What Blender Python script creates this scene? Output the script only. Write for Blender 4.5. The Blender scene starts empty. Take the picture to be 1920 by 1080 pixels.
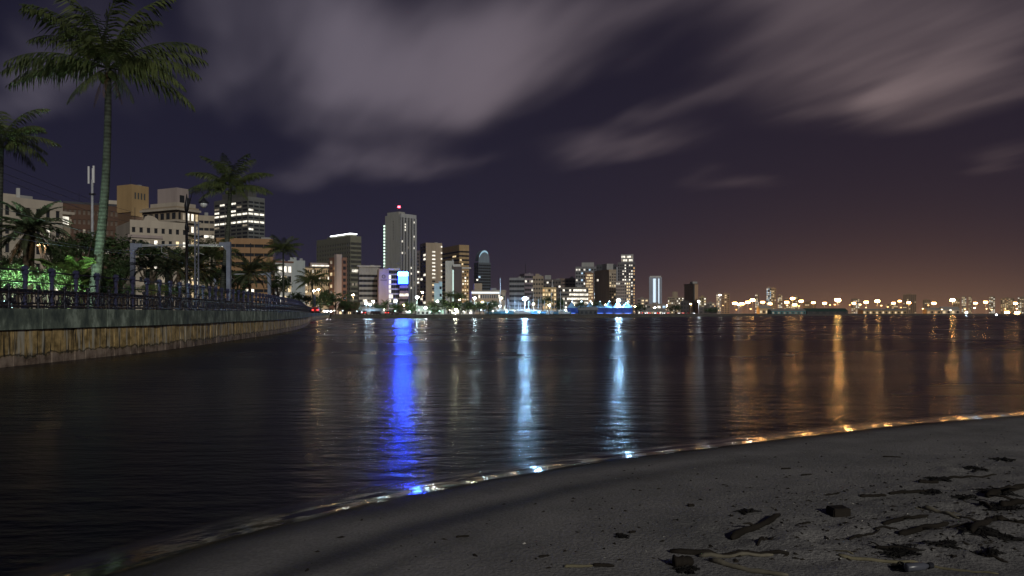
import bpy, bmesh, math, random
from mathutils import Vector, Matrix, Euler
R = math.radians
F0 = 1507.0            # focal length of the photograph in its own pixels
HY = 588.0             # pixel row of the horizon
CZ = 1.8               # eye height above the water
scene = bpy.context.scene
col = scene.collection

# ------------------------------------------------------------------ camera
cd = bpy.data.cameras.new('camera')
cam = bpy.data.objects.new('camera', cd); col.objects.link(cam)
cam.location = (0, 0, CZ); cam.rotation_euler = (R(90), 0, 0)
cd.sensor_width = 36.0; cd.lens = 36.0 * F0 / 1920.0
cd.shift_y = (HY - 540.0) / 1920.0
cd.clip_start = 0.05; cd.clip_end = 12000
scene.camera = cam
vs = scene.view_settings
vs.view_transform = 'Standard'; vs.look = 'None'; vs.exposure = 0.0; vs.gamma = 1.0
vs.use_curve_mapping = False
scene.cycles.use_denoising = True
try: scene.cycles.denoiser = 'OPENIMAGEDENOISE'
except Exception: pass
scene.cycles.max_bounces = 4; scene.cycles.diffuse_bounces = 1; scene.cycles.glossy_bounces = 2; scene.cycles.volume_bounces = 0; scene.cycles.transparent_max_bounces = 8
scene.cycles.sample_clamp_indirect = 4.0
scene.cycles.use_light_tree = True
scene.cycles.use_adaptive_sampling = False

def ray(px, py): return Vector(((px - 960) / F0, 1.0, (HY - py) / F0))
def at(px, py, d):
    r = ray(px, py); return Vector((r.x * d, d, CZ + r.z * d))

# ------------------------------------------------------------------ sky: night cloud deck over a lit city
world = bpy.data.worlds.new('World'); scene.world = world; world.use_nodes = True
def make_sky():
    nt = world.node_tree; N = nt.nodes; L = nt.links; N.clear()
    def val(x):
        return x
    def m(op, a, b=None, c=None, clamp=False):
        n = N.new('ShaderNodeMath'); n.operation = op; n.use_clamp = clamp
        for i, v in enumerate((a, b, c)):
            if v is None: continue
            if isinstance(v, (int, float)): n.inputs[i].default_value = v
            else: L.new(v, n.inputs[i])
        return n.outputs[0]
    tc = N.new('ShaderNodeTexCoord'); sp = N.new('ShaderNodeSeparateXYZ'); L.new(tc.outputs['Generated'], sp.inputs[0])
    x, y, z = sp.outputs
    zc = m('MAXIMUM', z, 0.0)
    H0 = 0.07
    den = m('ADD', zc, H0)
    p_x = m('DIVIDE', x, den); p_y = m('DIVIDE', y, den)
    wx, wy = -0.35, 0.937
    u = m('ADD', m('MULTIPLY', p_x, wx), m('MULTIPLY', p_y, wy))
    v = m('ADD', m('MULTIPLY', p_x, wy), m('MULTIPLY', p_y, -wx))
    cb = N.new('ShaderNodeCombineXYZ'); L.new(u, cb.inputs[0]); L.new(v, cb.inputs[1])
    def noise(su, sv, off, detail=3.0, rough=0.5):
        mp = N.new('ShaderNodeMapping'); mp.inputs['Scale'].default_value = (su, sv, 1); mp.inputs['Location'].default_value = off
        L.new(cb.outputs[0], mp.inputs[0])
        n = N.new('ShaderNodeTexNoise'); n.inputs['Scale'].default_value = 1.0; n.inputs['Detail'].default_value = detail
        n.inputs['Roughness'].default_value = rough; L.new(mp.outputs[0], n.inputs['Vector'])
        return n.outputs[0]
    # slow warp so the banks of cloud have uneven edges
    w1 = noise(0.55, 1.5, (3.1, 7.7, 0)); w2 = noise(0.55, 1.5, (9.3, 1.2, 0))
    uw = m('ADD', u, m('MULTIPLY', m('SUBTRACT', w1, 0.5), 1.5))
    vw = m('ADD', v, m('MULTIPLY', m('SUBTRACT', w2, 0.5), 0.9))
    def uv(px, py):
        r = ray(px, py).normalized()
        return ((r.x * wx + r.y * wy) / (max(r.z, 0) + H0), (r.x * wy - r.y * wx) / (max(r.z, 0) + H0))
    # banks of cloud in the deck: end points of each bank, breadth, density
    banks = [((640, 250), (760, -60), 110, .75), ((790, 215), (960, -80), 110, .95), ((640, 150), (900, 120), 90, .22), ((940, 195), (1130, 60), 70, .55),
             ((400, 210), (560, -60), 60, .45), ((420, 260), (480, 120), 70, .35), ((40, 220), (150, -30), 120, 1.05), ((250, 230), (300, 80), 60, .40),
             ((620, 330), (850, 285), 34, .62), ((500, 350), (640, 325), 26, .22), ((1040, 285), (1290, 262), 28, .52), ((1190, 235), (1330, 170), 20, .28),
             ((1090, 70), (1700, -60), 45, .60), ((1440, 190), (2000, 55), 70, 1.15), ((1480, 80), (1900, 0), 60, .45), ((1560, 200), (1700, 160), 30, .35), ((1310, 335), (1480, 325), 26, .34),
             ((1760, 300), (1960, 285), 30, .38), ((1000, 330), (1150, 300), 20, .15)]
    tot = None
    for a, b, wpx, amp in banks:
        ua, va = uv(*a); ub, vb = uv(*b)
        cu, cv = (ua + ub) / 2, (va + vb) / 2
        su = max(math.hypot(ub - ua, vb - va) / 2, .12)
        cu_, su_ = (ub - ua) / (2 * su) if su > .12 else 1.0, (vb - va) / (2 * su) if su > .12 else 0.0
        mx, my = (a[0] + b[0]) / 2, (a[1] + b[1]) / 2
        ang = math.atan2(b[1] - a[1], b[0] - a[0])
        q = uv(mx - math.sin(ang) * wpx, my + math.cos(ang) * wpx)
        sv = max(abs(-(q[0] - cu) * su_ + (q[1] - cv) * cu_), .05)
        du = m('SUBTRACT', uw, cu); dv = m('SUBTRACT', vw, cv)
        e1 = m('MULTIPLY', m('ADD', m('MULTIPLY', du, cu_), m('MULTIPLY', dv, su_)), 1 / su)
        e2 = m('MULTIPLY', m('SUBTRACT', m('MULTIPLY', dv, cu_), m('MULTIPLY', du, su_)), 1 / sv)
        g = m('MULTIPLY', m('EXPONENT', m('MULTIPLY', m('ADD', m('MULTIPLY', e1, e1), m('MULTIPLY', e2, e2)), -0.8)), amp)
        tot = g if tot is None else m('ADD', tot, g)
    # the same kind of drifting cloud over the rest of the sky
    gen = m('MULTIPLY', m('SUBTRACT', noise(0.30, 0.9, (5.0, 2.0, 0), 3.0), 0.57), 0.6)
    gen = m('MAXIMUM', gen, 0.0)
    fine = noise(0.42, 1.7, (1.0, 4.0, 0), 4.0, 0.5)
    cloud = m('MULTIPLY', m('ADD', tot, gen), m('ADD', m('MULTIPLY', fine, 2.4), -0.15))
    cloud = m('MULTIPLY', m('POWER', m('MAXIMUM', m('SUBTRACT', cloud, 0.13), 0.0), 1.8), 1.0)
    cloud = m('MULTIPLY', m('SUBTRACT', 1.0, m('EXPONENT', m('MULTIPLY', cloud, -1.5))), 1.12)
    # light dome of the port: warm air low over the far quay
    def gauss_dir(px, py, k, zs):
        r = ray(px, py)
        ax = m('SUBTRACT', m('DIVIDE', x, m('MAXIMUM', y, 0.05)), r.x)
        front = m('GREATER_THAN', y, 0.05)
        zz = m('MULTIPLY', zc, zs)
        return m('MULTIPLY', front, m('EXPONENT', m('MULTIPLY', m('ADD', m('MULTIPLY', m('MULTIPLY', ax, ax), k), zz), -1.0)))
    glow = gauss_dir(1700, 588, 7.0, 14.0)
    glow2 = gauss_dir(1760, 588, 3.0, 3.0)
    low = m('EXPONENT', m('MULTIPLY', zc, -5.0))
    def rgbmul(c, f):
        n = N.new('ShaderNodeVectorMath'); n.operation = 'SCALE'; n.inputs[0].default_value = c
        if isinstance(f, (int, float)): n.inputs['Scale'].default_value = f
        else: L.new(f, n.inputs['Scale'])
        return n.outputs[0]
    def vadd(a, b):
        n = N.new('ShaderNodeVectorMath'); n.operation = 'ADD'
        L.new(a, n.inputs[0]); L.new(b, n.inputs[1]); return n.outputs[0]
    base = rgbmul((0.0075, 0.0070, 0.0175), 1.0)
    base = vadd(base, rgbmul((0.0145, 0.0145, 0.029), m('MULTIPLY', low, m('SUBTRACT', 1.0, m('MULTIPLY', glow2, 0.75)))))
    base = vadd(base, rgbmul((0.030, 0.013, 0.005), glow))
    base = vadd(base, rgbmul((0.190, 0.092, 0.036), gauss_dir(1700, 588, 8.0, 30.0)))
    base = vadd(base, rgbmul((0.014, 0.0065, 0.002), glow2))
    ccol = vadd(rgbmul((0.098, 0.088, 0.108), 1.0), rgbmul((0.14, 0.072, 0.018), glow2))
    n = N.new('ShaderNodeVectorMath'); n.operation = 'SCALE'; L.new(ccol, n.inputs[0]); L.new(m('MULTIPLY', cloud, 1.05), n.inputs['Scale'])
    tot_c = vadd(base, n.outputs[0])
    # the last light of the sky itself, sun well below the horizon
    st = N.new('ShaderNodeTexSky'); st.sky_type = 'NISHITA'; st.sun_disc = False
    st.sun_elevation = R(-6); st.sun_rotation = R(200)
    sc_ = N.new('ShaderNodeVectorMath'); sc_.operation = 'SCALE'; L.new(st.outputs[0], sc_.inputs[0]); sc_.inputs['Scale'].default_value = 0.01
    tot_c = vadd(tot_c, sc_.outputs[0])
    bg = N.new('ShaderNodeBackground'); L.new(tot_c, bg.inputs[0]); bg.inputs[1].default_value = 1.0
    out = N.new('ShaderNodeOutputWorld'); L.new(bg.outputs[0], out.inputs[0])
make_sky()
world.cycles.sampling_method = 'NONE'

# ------------------------------------------------------------------ sun lamp added for the street and city light behind the viewer
sl = bpy.data.lights.new('fill_sun', 'SUN'); sl.energy = 1.18; sl.angle = R(3.0); sl.color = (1.0, 0.96, 0.87)
fill_sun = bpy.data.objects.new('fill_sun', sl); col.objects.link(fill_sun)
fill_sun.rotation_euler = Vector((-0.32, 0.84, -0.38)).to_track_quat('-Z', 'Y').to_euler()

# ------------------------------------------------------------------ helpers
def tag(o, label=None, cat=None, group=None, kind=None):
    if label: o['label'] = label
    if cat: o['category'] = cat
    if group: o['group'] = group
    if kind: o['kind'] = kind
    return o
def link(o, parent=None):
    col.objects.link(o)
    if parent is not None: o.parent = parent
    return o
def empty(name, loc=(0, 0, 0), rz=0.0, label=None, cat=None, group=None):
    o = bpy.data.objects.new(name, None); o.empty_display_size = .2
    o.location = loc; o.rotation_euler = (0, 0, rz); link(o)
    return tag(o, label, cat, group)
def inst(name, me, parent=None, loc=(0, 0, 0), rot=(0, 0, 0), scale=(1, 1, 1)):
    o = bpy.data.objects.new(name, me); o.location = loc; o.rotation_euler = rot; o.scale = scale
    return link(o, parent)

class MB:
    def __init__(s): s.v = []; s.f = []
    def quad(s, a, b, c, d):
        i = len(s.v); s.v += [tuple(a), tuple(b), tuple(c), tuple(d)]; s.f.append((i, i+1, i+2, i+3)); return s
    def tri(s, a, b, c):
        i = len(s.v); s.v += [tuple(a), tuple(b), tuple(c)]; s.f.append((i, i+1, i+2)); return s
    def box(s, x0, x1, y0, y1, z0, z1):
        i = len(s.v)
        s.v += [(x0,y0,z0),(x1,y0,z0),(x1,y1,z0),(x0,y1,z0),(x0,y0,z1),(x1,y0,z1),(x1,y1,z1),(x0,y1,z1)]
        s.f += [(i,i+3,i+2,i+1),(i+4,i+5,i+6,i+7),(i,i+1,i+5,i+4),(i+1,i+2,i+6,i+5),(i+2,i+3,i+7,i+6),(i+3,i,i+4,i+7)]
        return s
    def cbox(s, c, sx, sy, sz): return s.box(c[0]-sx/2, c[0]+sx/2, c[1]-sy/2, c[1]+sy/2, c[2]-sz/2, c[2]+sz/2)
    def tube(s, pts, rad, n=8, caps=True):
        pts = [Vector(p) for p in pts]; base = len(s.v); k = len(pts)
        if isinstance(rad, (int, float)): rad = [rad] * k
        prev = None
        for i, p in enumerate(pts):
            t = (pts[min(i+1, k-1)] - pts[max(i-1, 0)])
            t = t.normalized() if t.length > 1e-9 else Vector((0, 0, 1))
            if prev is None:
                a = t.orthogonal().normalized()
            else:
                a = prev - t * prev.dot(t); a = a.normalized() if a.length > 1e-6 else t.orthogonal().normalized()
            prev = a; b = t.cross(a)
            for j in range(n):
                an = 2 * math.pi * j / n
                s.v.append(tuple(p + (a * math.cos(an) + b * math.sin(an)) * rad[i]))
        for i in range(k-1):
            for j in range(n):
                q = (j+1) % n
                s.f.append((base+i*n+j, base+i*n+q, base+(i+1)*n+q, base+(i+1)*n+j))
        if caps:
            s.f.append(tuple(base+j for j in range(n))[::-1]); s.f.append(tuple(base+(k-1)*n+j for j in range(n)))
        return s
    def lathe(s, prof, n=8, c=(0, 0, 0)):
        base = len(s.v); k = len(prof)
        for r, z in prof:
            for j in range(n):
                an = 2*math.pi*(j+.5)/n; s.v.append((c[0]+r*math.cos(an), c[1]+r*math.sin(an), c[2]+z))
        for i in range(k-1):
            for j in range(n):
                q = (j+1) % n; s.f.append((base+i*n+j, base+i*n+q, base+(i+1)*n+q, base+(i+1)*n+j))
        s.f.append(tuple(base+j for j in range(n))[::-1]); s.f.append(tuple(base+(k-1)*n+j for j in range(n)))
        return s
    def ball(s, c, r, n=8, m=5, sz=1.0):
        return s.lathe([(max(r*math.sin(math.pi*i/m), r*.02), -r*sz*math.cos(math.pi*i/m)) for i in range(m+1)], n, c)
    def mesh(s, name, mat, smooth=False):
        me = bpy.data.meshes.new(name); me.from_pydata(s.v, [], s.f); me.update()
        if mat is not None: me.materials.append(mat)
        if smooth: me.polygons.foreach_set('use_smooth', [True]*len(me.polygons))
        return me
    def build(s, name, mat, parent=None, smooth=False, loc=(0,0,0), rot=(0,0,0)):
        return inst(name, s.mesh(name, mat, smooth), parent, loc, rot)

# ------------------------------------------------------------------ materials
MATS = {}
def nodes_of(name):
    mt = bpy.data.materials.new(name); mt.use_nodes = True
    nt = mt.node_tree; return mt, nt, nt.nodes, nt.links, nt.nodes['Principled BSDF']
def mat_plain(name, c, rough=.7, var=.25, scale=2.0, metal=0.0, bump=0.0, streak=False, spec=.3):
    """a painted or mineral surface: two tones of one colour broken by noise"""
    if name in MATS: return MATS[name]
    mt, nt, N, L, P = nodes_of(name)
    tc = N.new('ShaderNodeTexCoord'); mp = N.new('ShaderNodeMapping'); L.new(tc.outputs['Object'], mp.inputs[0])
    mp.inputs['Scale'].default_value = (scale, scale, scale * (.15 if streak else 1))
    no = N.new('ShaderNodeTexNoise'); no.inputs['Scale'].default_value = 1.0; no.inputs['Detail'].default_value = 6; no.inputs['Roughness'].default_value = .65
    L.new(mp.outputs[0], no.inputs['Vector'])
    cr = N.new('ShaderNodeValToRGB'); cr.color_ramp.elements[0].position = .3; cr.color_ramp.elements[1].position = .72
    cr.color_ramp.elements[0].color = (c[0]*(1-var), c[1]*(1-var), c[2]*(1-var), 1)
    cr.color_ramp.elements[1].color = (min(c[0]*(1+var), 1), min(c[1]*(1+var), 1), min(c[2]*(1+var), 1), 1)
    L.new(no.outputs[0], cr.inputs[0]); L.new(cr.outputs[0], P.inputs['Base Color'])
    P.inputs['Roughness'].default_value = rough; P.inputs['Metallic'].default_value = metal
    P.inputs['Specular IOR Level'].default_value = spec
    if bump:
        b = N.new('ShaderNodeBump'); b.inputs['Strength'].default_value = bump; b.inputs['Distance'].default_value = .02
        L.new(no.outputs[0], b.inputs['Height']); L.new(b.outputs[0], P.inputs['Normal'])
    MATS[name] = mt; return mt
def mat_emit(name, c, s, sample=False, var=0.0, vscale=1.0):
    if name in MATS: return MATS[name]
    mt, nt, N, L, P = nodes_of(name)
    P.inputs['Base Color'].default_value = (.1, .1, .1, 1)
    P.inputs['Emission Color'].default_value = (*c, 1); P.inputs['Emission Strength'].default_value = s
    if var:      # furniture and blinds behind the glass
        tc = N.new('ShaderNodeTexCoord'); oi = N.new('ShaderNodeObjectInfo')
        ad = N.new('ShaderNodeVectorMath'); ad.operation = 'ADD'; L.new(tc.outputs['Object'], ad.inputs[0]); L.new(oi.outputs['Location'], ad.inputs[1])
        no = N.new('ShaderNodeTexNoise'); no.inputs['Scale'].default_value = vscale; no.inputs['Detail'].default_value = 2; L.new(ad.outputs[0], no.inputs['Vector'])
        mr = N.new('ShaderNodeMapRange'); mr.inputs[1].default_value = .35; mr.inputs[2].default_value = .65; mr.inputs[3].default_value = s*(1-var); mr.inputs[4].default_value = s*(1+var)
        L.new(no.outputs[0], mr.inputs[0]); L.new(mr.outputs[0], P.inputs['Emission Strength'])
    try: mt.cycles.emission_sampling = 'FRONT' if sample else 'NONE'
    except Exception: pass
    MATS[name] = mt; return mt
def wall_mat(c, streak=True): 
    return mat_plain('render_%d_%d_%d' % tuple(int(q*1000) for q in c), c, .85, .16, .35, streak=streak)
GLASS = mat_plain('dark_glass', (.030, .032, .036), .12, .35, .5, spec=.6)
GLASSB = mat_plain('brown_dark_glass', (.055, .045, .038), .2, .35, .5, spec=.5)
LIT = {
 'w': mat_emit('window_white', (1.0, .93, .78), 1.25, var=.45, vscale=.6),
 'y': mat_emit('window_warm', (1.0, .76, .42), .95, var=.5, vscale=.6),
 'g': mat_emit('window_green', (.62, 1.0, .78), .75, var=.4, vscale=.6),
 'd': mat_emit('window_dim', (1.0, .82, .58), .22, var=.5, vscale=.6),
 'b': mat_emit('window_blue', (.55, .78, 1.0), 1.0, var=.4, vscale=.6),
 'o': mat_emit('window_orange', (1.0, .56, .22), .7, var=.5, vscale=.6),
}
CONC = mat_plain('concrete', (.33, .33, .31), .85, .25, 1.3)
DARKM = mat_plain('dark_metal', (.035, .036, .045), .45, .3, 6.0, metal=.4)
GALV = mat_plain('galvanised', (.42, .44, .47), .5, .2, 4.0)
WHITEP = mat_plain('white_paint', (.72, .73, .74), .6, .12, 3.0)
# ================================================================== THE SETTING
from mathutils import noise as mnoise
rnd = random.Random(7)
def catmull(P, step):
    P = [Vector(p) for p in P]; out = []
    Q = [P[0]*2 - P[1]] + P + [P[-1]*2 - P[-2]]
    for i in range(1, len(Q)-2):
        p0, p1, p2, p3 = Q[i-1:i+3]; n = max(2, int((p2-p1).length/step))
        for k in range(n):
            t = k/n
            out.append(.5*((2*p1)+(-p0+p2)*t+(2*p0-5*p1+4*p2-p3)*t*t+(-p0+3*p1-3*p2+p3)*t**3))
    out.append(P[-1]); return out
class Path2:
    def __init__(s, pts):
        s.p = pts; s.l = [0.0]
        for a, b in zip(pts, pts[1:]): s.l.append(s.l[-1]+(b-a).length)
        s.len = s.l[-1]
    def at(s, t, off=0.0):
        """point at arc length t, moved off metres to the left of travel; and the travel angle"""
        t = min(max(t, 0), s.len-1e-4); lo, hi = 0, len(s.l)-1
        while hi-lo > 1:
            mid = (lo+hi)//2
            if s.l[mid] <= t: lo = mid
            else: hi = mid
        a, b = s.p[lo], s.p[lo+1]; k = (t-s.l[lo])/max(s.l[lo+1]-s.l[lo], 1e-9)
        d = (b-a).normalized(); q = a+(b-a)*k
        return Vector((q.x - d.y*off, q.y + d.x*off)), math.atan2(d.y, d.x)

# ---- water
def water_material(name, rough, wave, fine, base=(.002, .003, .006), ior=1.185, attr=None):
    mt, nt, N, L, P = nodes_of(name)
    P.inputs['Base Color'].default_value = (*base, 1); P.inputs['IOR'].default_value = ior
    P.inputs['Specular IOR Level'].default_value = .5
    ge = N.new('ShaderNodeNewGeometry')
    def nz(sx, sy, det, off=0):
        mp = N.new('ShaderNodeMapping'); mp.inputs['Scale'].default_value = (sx, sy, 1); mp.inputs['Location'].default_value = (off, off*.7, 0)
        mp.inputs['Rotation'].default_value = (0, 0, R(-12))
        L.new(ge.outputs['Position'], mp.inputs[0])
        n = N.new('ShaderNodeTexNoise'); n.inputs['Scale'].default_value = 1; n.inputs['Detail'].default_value = det; n.inputs['Roughness'].default_value = .55
        L.new(mp.outputs[0], n.inputs['Vector']); return n.outputs[0]
    big = nz(.9, 2.2, 2); sm = nz(5.0, 9.0, 3, 5)
    b1 = N.new('ShaderNodeBump'); b1.inputs['Strength'].default_value = 1; b1.inputs['Distance'].default_value = wave; L.new(big, b1.inputs['Height'])
    b2 = N.new('ShaderNodeBump'); b2.inputs['Strength'].default_value = 1; b2.inputs['Distance'].default_value = fine; L.new(sm, b2.inputs['Height']); L.new(b1.outputs[0], b2.inputs['Normal'])
    L.new(b2.outputs[0], P.inputs['Normal'])
    pat = nz(.018, .06, 3, 11)      # wind lanes: smoother and rougher water
    mr = N.new('ShaderNodeMapRange'); mr.inputs[1].default_value = .38; mr.inputs[2].default_value = .62
    mr.inputs[3].default_value = rough*.82; mr.inputs[4].default_value = rough*1.12; L.new(pat, mr.inputs[0])
    if attr:      # the film grows smoother as it thins towards the sand
        aa = N.new('ShaderNodeAttribute'); aa.attribute_name = attr; mx = N.new('ShaderNodeMapRange'); mx.inputs[1].default_value = 0; mx.inputs[2].default_value = .55
        mx.inputs[3].default_value = .28; mx.inputs[4].default_value = rough; L.new(aa.outputs['Fac'], mx.inputs[0]); L.new(mx.outputs[0], P.inputs['Roughness'])
        def sm(lo, hi):
            q = N.new('ShaderNodeMapRange'); q.interpolation_type = 'SMOOTHSTEP'; q.inputs[1].default_value = lo; q.inputs[2].default_value = hi; L.new(aa.outputs['Fac'], q.inputs[0]); return q.outputs[0]
        mu = N.new('ShaderNodeMath'); mu.operation = 'MULTIPLY'; L.new(sm(0, .25), mu.inputs[0]); L.new(sm(1.0, .78), mu.inputs[1])
        tr = N.new('ShaderNodeBsdfTransparent'); ms = N.new('ShaderNodeMixShader'); L.new(mu.outputs[0], ms.inputs[0]); L.new(tr.outputs[0], ms.inputs[1]); L.new(P.outputs[0], ms.inputs[2]); L.new(ms.outputs[0], N['Material Output'].inputs[0])
    else: L.new(mr.outputs[0], P.inputs['Roughness'])
    return mt
WATER = water_material('bay_water', .265, .042, .014)
mb = MB(); mb.quad((-900, -60, 0), (3500, -60, 0), (3500, 3500, 0), (-900, 3500, 0))
tag(mb.build('water', WATER), 'dark rippled bay water mirroring the city lights', kind='structure')

# ---- seawall line (from beside the viewer along the bay to its far corner) and the far shore
WL = Path2(catmull([(-17.0, 6), (-17.0, 16), (-17.0, 26.6), (-17.15, 40), (-18.8, 54), (-21.6, 75), (-29.0, 113), (-53, 215), (-68, 300)], 1.5))
WT = 1.98
shore = [(-68, 300), (-40, 304), (-10, 306), (20, 312), (40, 340), (70, 400), (110, 470), (190, 600), (330, 780), (560, 900), (800, 930), (1500, 1000), (3200, 1300)]
shore = [Vector(p) for p in shore]
GROUND = mat_plain('ground_dark', (.07, .068, .06), .95, .35, .15)
mb = MB()
n0 = len(shore)
far = [Vector((-900, 3400))]*1
for i in range(n0-1):
    a, b = shore[i], shore[i+1]
    fa = Vector((-1500 + 5000*i/(n0-1), 6000)); fb = Vector((-1500 + 5000*(i+1)/(n0-1), 6000))
    mb.quad((a.x, a.y+3, 1.45), (b.x, b.y+3, 1.45), (fb.x, fb.y, 1.45), (fa.x, fa.y, 1.45))
mb.quad((-1500, -60, 1.45), (-40, -60, 1.45), (-68, 303, 1.45), (-1500, 6000, 1.45))
tag(mb.build('ground', GROUND), 'flat dark city ground behind the water', kind='structure')
# rough stone bank of the far shore
BANK = mat_plain('bank_stone', (.10, .095, .085), .9, .45, .8)
mb = MB(); prev = None
dense = []
for a, b in zip(shore, shore[1:]):
    k = max(1, int((b-a).length/4))
    dense += [a+(b-a)*(i/k) for i in range(k)]
for p in dense:
    j = mnoise.noise(Vector((p.x*.13, p.y*.13, 0)))
    cur = ((p.x, p.y-.6+j*.8, -.3), (p.x, p.y+.8+j*.7, .65+j*.25), (p.x, p.y+3.2, 1.47))
    if prev: mb.quad(prev[0], cur[0], cur[1], prev[1]); mb.quad(prev[1], cur[1], cur[2], prev[2])
    prev = cur
tag(mb.build('shore_bank', BANK), 'low dark stone bank edging the far shore', kind='structure')
# promenade behind the wall
PAVE = mat_plain('promenade_paving', (.20, .20, .185), .9, .3, .6)
mb = MB(); prev = None
for i in range(0, 160):
    t = WL.len*i/159
    a, _ = WL.at(t, .42); b, _ = WL.at(t, 40)
    cur = ((a.x, a.y, WT-.04), (b.x, b.y, WT-.04))
    if prev: mb.quad(prev[0], cur[0], cur[1], prev[1])
    prev = cur
tag(mb.build('promenade', PAVE), 'paved promenade strip behind the seawall', kind='structure')

# ---- seawall
def seawall_mat():
    mt, nt, N, L, P = nodes_of('weathered_seawall')
    ge = N.new('ShaderNodeNewGeometry'); sp = N.new('ShaderNodeSeparateXYZ'); L.new(ge.outputs['Position'], sp.inputs[0])
    def nz(sc, det=5, r=.6):
        mp = N.new('ShaderNodeMapping'); mp.inputs['Scale'].default_value = sc; L.new(ge.outputs['Position'], mp.inputs[0])
        n = N.new('ShaderNodeTexNoise'); n.inputs['Scale'].default_value = 1; n.inputs['Detail'].default_value = det; n.inputs['Roughness'].default_value = r
        L.new(mp.outputs[0], n.inputs['Vector']); return n.outputs[0]
    def mix(a, b, f):
        n = N.new('ShaderNodeMix'); n.data_type = 'RGBA'
        for s, v in ((6, a), (7, b)):
            if isinstance(v, tuple): n.inputs[s].default_value = (*v, 1)
            else: L.new(v, n.inputs[s])
        L.new(f, n.inputs[0]); return n.outputs[2]
    def ramp(v, lo, hi):
        n = N.new('ShaderNodeMapRange'); n.inputs[1].default_value = lo; n.inputs[2].default_value = hi; n.clamp = True; L.new(v, n.inputs[0]); return n.outputs[0]
    blot = nz((2, 2, 2.2)); st = nz((3.4, 3.4, .30), 4); st2 = nz((7, 7, .45), 4); fine = nz((14, 14, 14))
    c = mix((.23, .16, .055), (.78, .56, .24), ramp(blot, .36, .64))
    c = mix(c, (.62, .58, .46), ramp(st, .50, .60))          # pale lime runs
    c = mix(c, (.035, .03, .022), ramp(st2, .55, .63))        # dark drips
    # scoured pink-grey foot with a ragged upper edge (tide line)
    ad = N.new('ShaderNodeMath'); ad.operation = 'MULTIPLY_ADD'; L.new(blot, ad.inputs[0]); ad.inputs[1].default_value = -.58; L.new(sp.outputs[2], ad.inputs[2])
    foot = mix((.12, .08, .055), (.42, .33, .26), ramp(blot, .35, .65))
    c = mix(foot, c, ramp(ad.outputs[0], -.02, .06))
    ad2 = N.new('ShaderNodeMath'); ad2.operation = 'ABSOLUTE'; sb = N.new('ShaderNodeMath'); sb.operation = 'SUBTRACT'; L.new(ad.outputs[0], sb.inputs[0]); sb.inputs[1].default_value = .06; L.new(sb.outputs[0], ad2.inputs[0])
    c = mix((.02, .018, .014), c, ramp(ad2.outputs[0], .0, .07))
    L.new(c, P.inputs['Base Color']); P.inputs['Roughness'].default_value = .8
    b = N.new('ShaderNodeBump'); b.inputs['Strength'].default_value = .7; b.inputs['Distance'].default_value = .02; L.new(blot, b.inputs['Height']); L.new(b.outputs[0], P.inputs['Normal'])
    return mt
SEAW = seawall_mat()
def coping_mat():
    mt, nt, N, L, P = nodes_of('algae_coping')
    ge = N.new('ShaderNodeNewGeometry')
    mp = N.new('ShaderNodeMapping'); mp.inputs['Scale'].default_value = (1.3, 1.3, .8); L.new(ge.outputs['Position'], mp.inputs[0])
    n = N.new('ShaderNodeTexNoise'); n.inputs['Scale'].default_value = 1; n.inputs['Detail'].default_value = 7; n.inputs['Roughness'].default_value = .68; L.new(mp.outputs[0], n.inputs['Vector'])
    cr = N.new('ShaderNodeValToRGB'); e = cr.color_ramp.elements
    e[0].position = .36; e[0].color = (.08, .11, .10, 1); e[1].position = .64; e[1].color = (.48, .58, .48, 1)
    x = e.new(.5); x.color = (.19, .24, .195, 1)
    L.new(n.outputs[0], cr.inputs[0]); L.new(cr.outputs[0], P.inputs['Base Color']); P.inputs['Roughness'].default_value = .85
    b = N.new('ShaderNodeBump'); b.inputs['Strength'].default_value = .5; b.inputs['Distance'].default_value = .02; L.new(n.outputs[0], b.inputs['Height']); L.new(b.outputs[0], P.inputs['Normal'])
    return mt
COPE = coping_mat()
sw = empty('seawall', (0, 0, 0), 0, 'stained brown concrete seawall with a green coping beside the water', 'wall')
def swept(name, mat, off0, off1, z0, z1, parent, t0=0, step=2.0):
    m_ = MB(); prev = None; n = int((WL.len-t0)/step)
    for i in range(n+1):
        t = t0+(WL.len-t0)*i/n
        a, _ = WL.at(t, off0); b, _ = WL.at(t, off1)
        cur = [(a.x, a.y, z0), (a.x, a.y, z1), (b.x, b.y, z1), (b.x, b.y, z0)]
        if prev:
            for k in range(4):
                q = (k+1) % 4; m_.quad(prev[k], cur[k], cur[q], prev[q])
        prev = cur
    return m_.build(name, mat, parent)
swept('wall_core', mat_plain('wall_core', (.05, .045, .035), .9, .3, 2), .10, .40, -.4, WT-.02, sw)
def panel_mesh(w, z0, z1, th, b=.018):
    bm = bmesh.new(); bmesh.ops.create_cube(bm, size=1)
    for v in bm.verts: v.co = Vector((v.co.x*w, v.co.y*th, (v.co.z+.5)*(z1-z0)+z0))
    bmesh.ops.bevel(bm, geom=bm.edges[:], offset=b, segments=1, affect='EDGES')
    me = bpy.data.meshes.new('panel'); bm.to_mesh(me); bm.free(); return me
pm = panel_mesh(.742, -.35, 1.23, .12, .005); pm.materials.append(SEAW)
cm = panel_mesh(4.585, 1.245, WT, .30, .008); cm.materials.append(COPE)
PW = .77; t = 1.0; k = 0; tail = MB()
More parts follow.
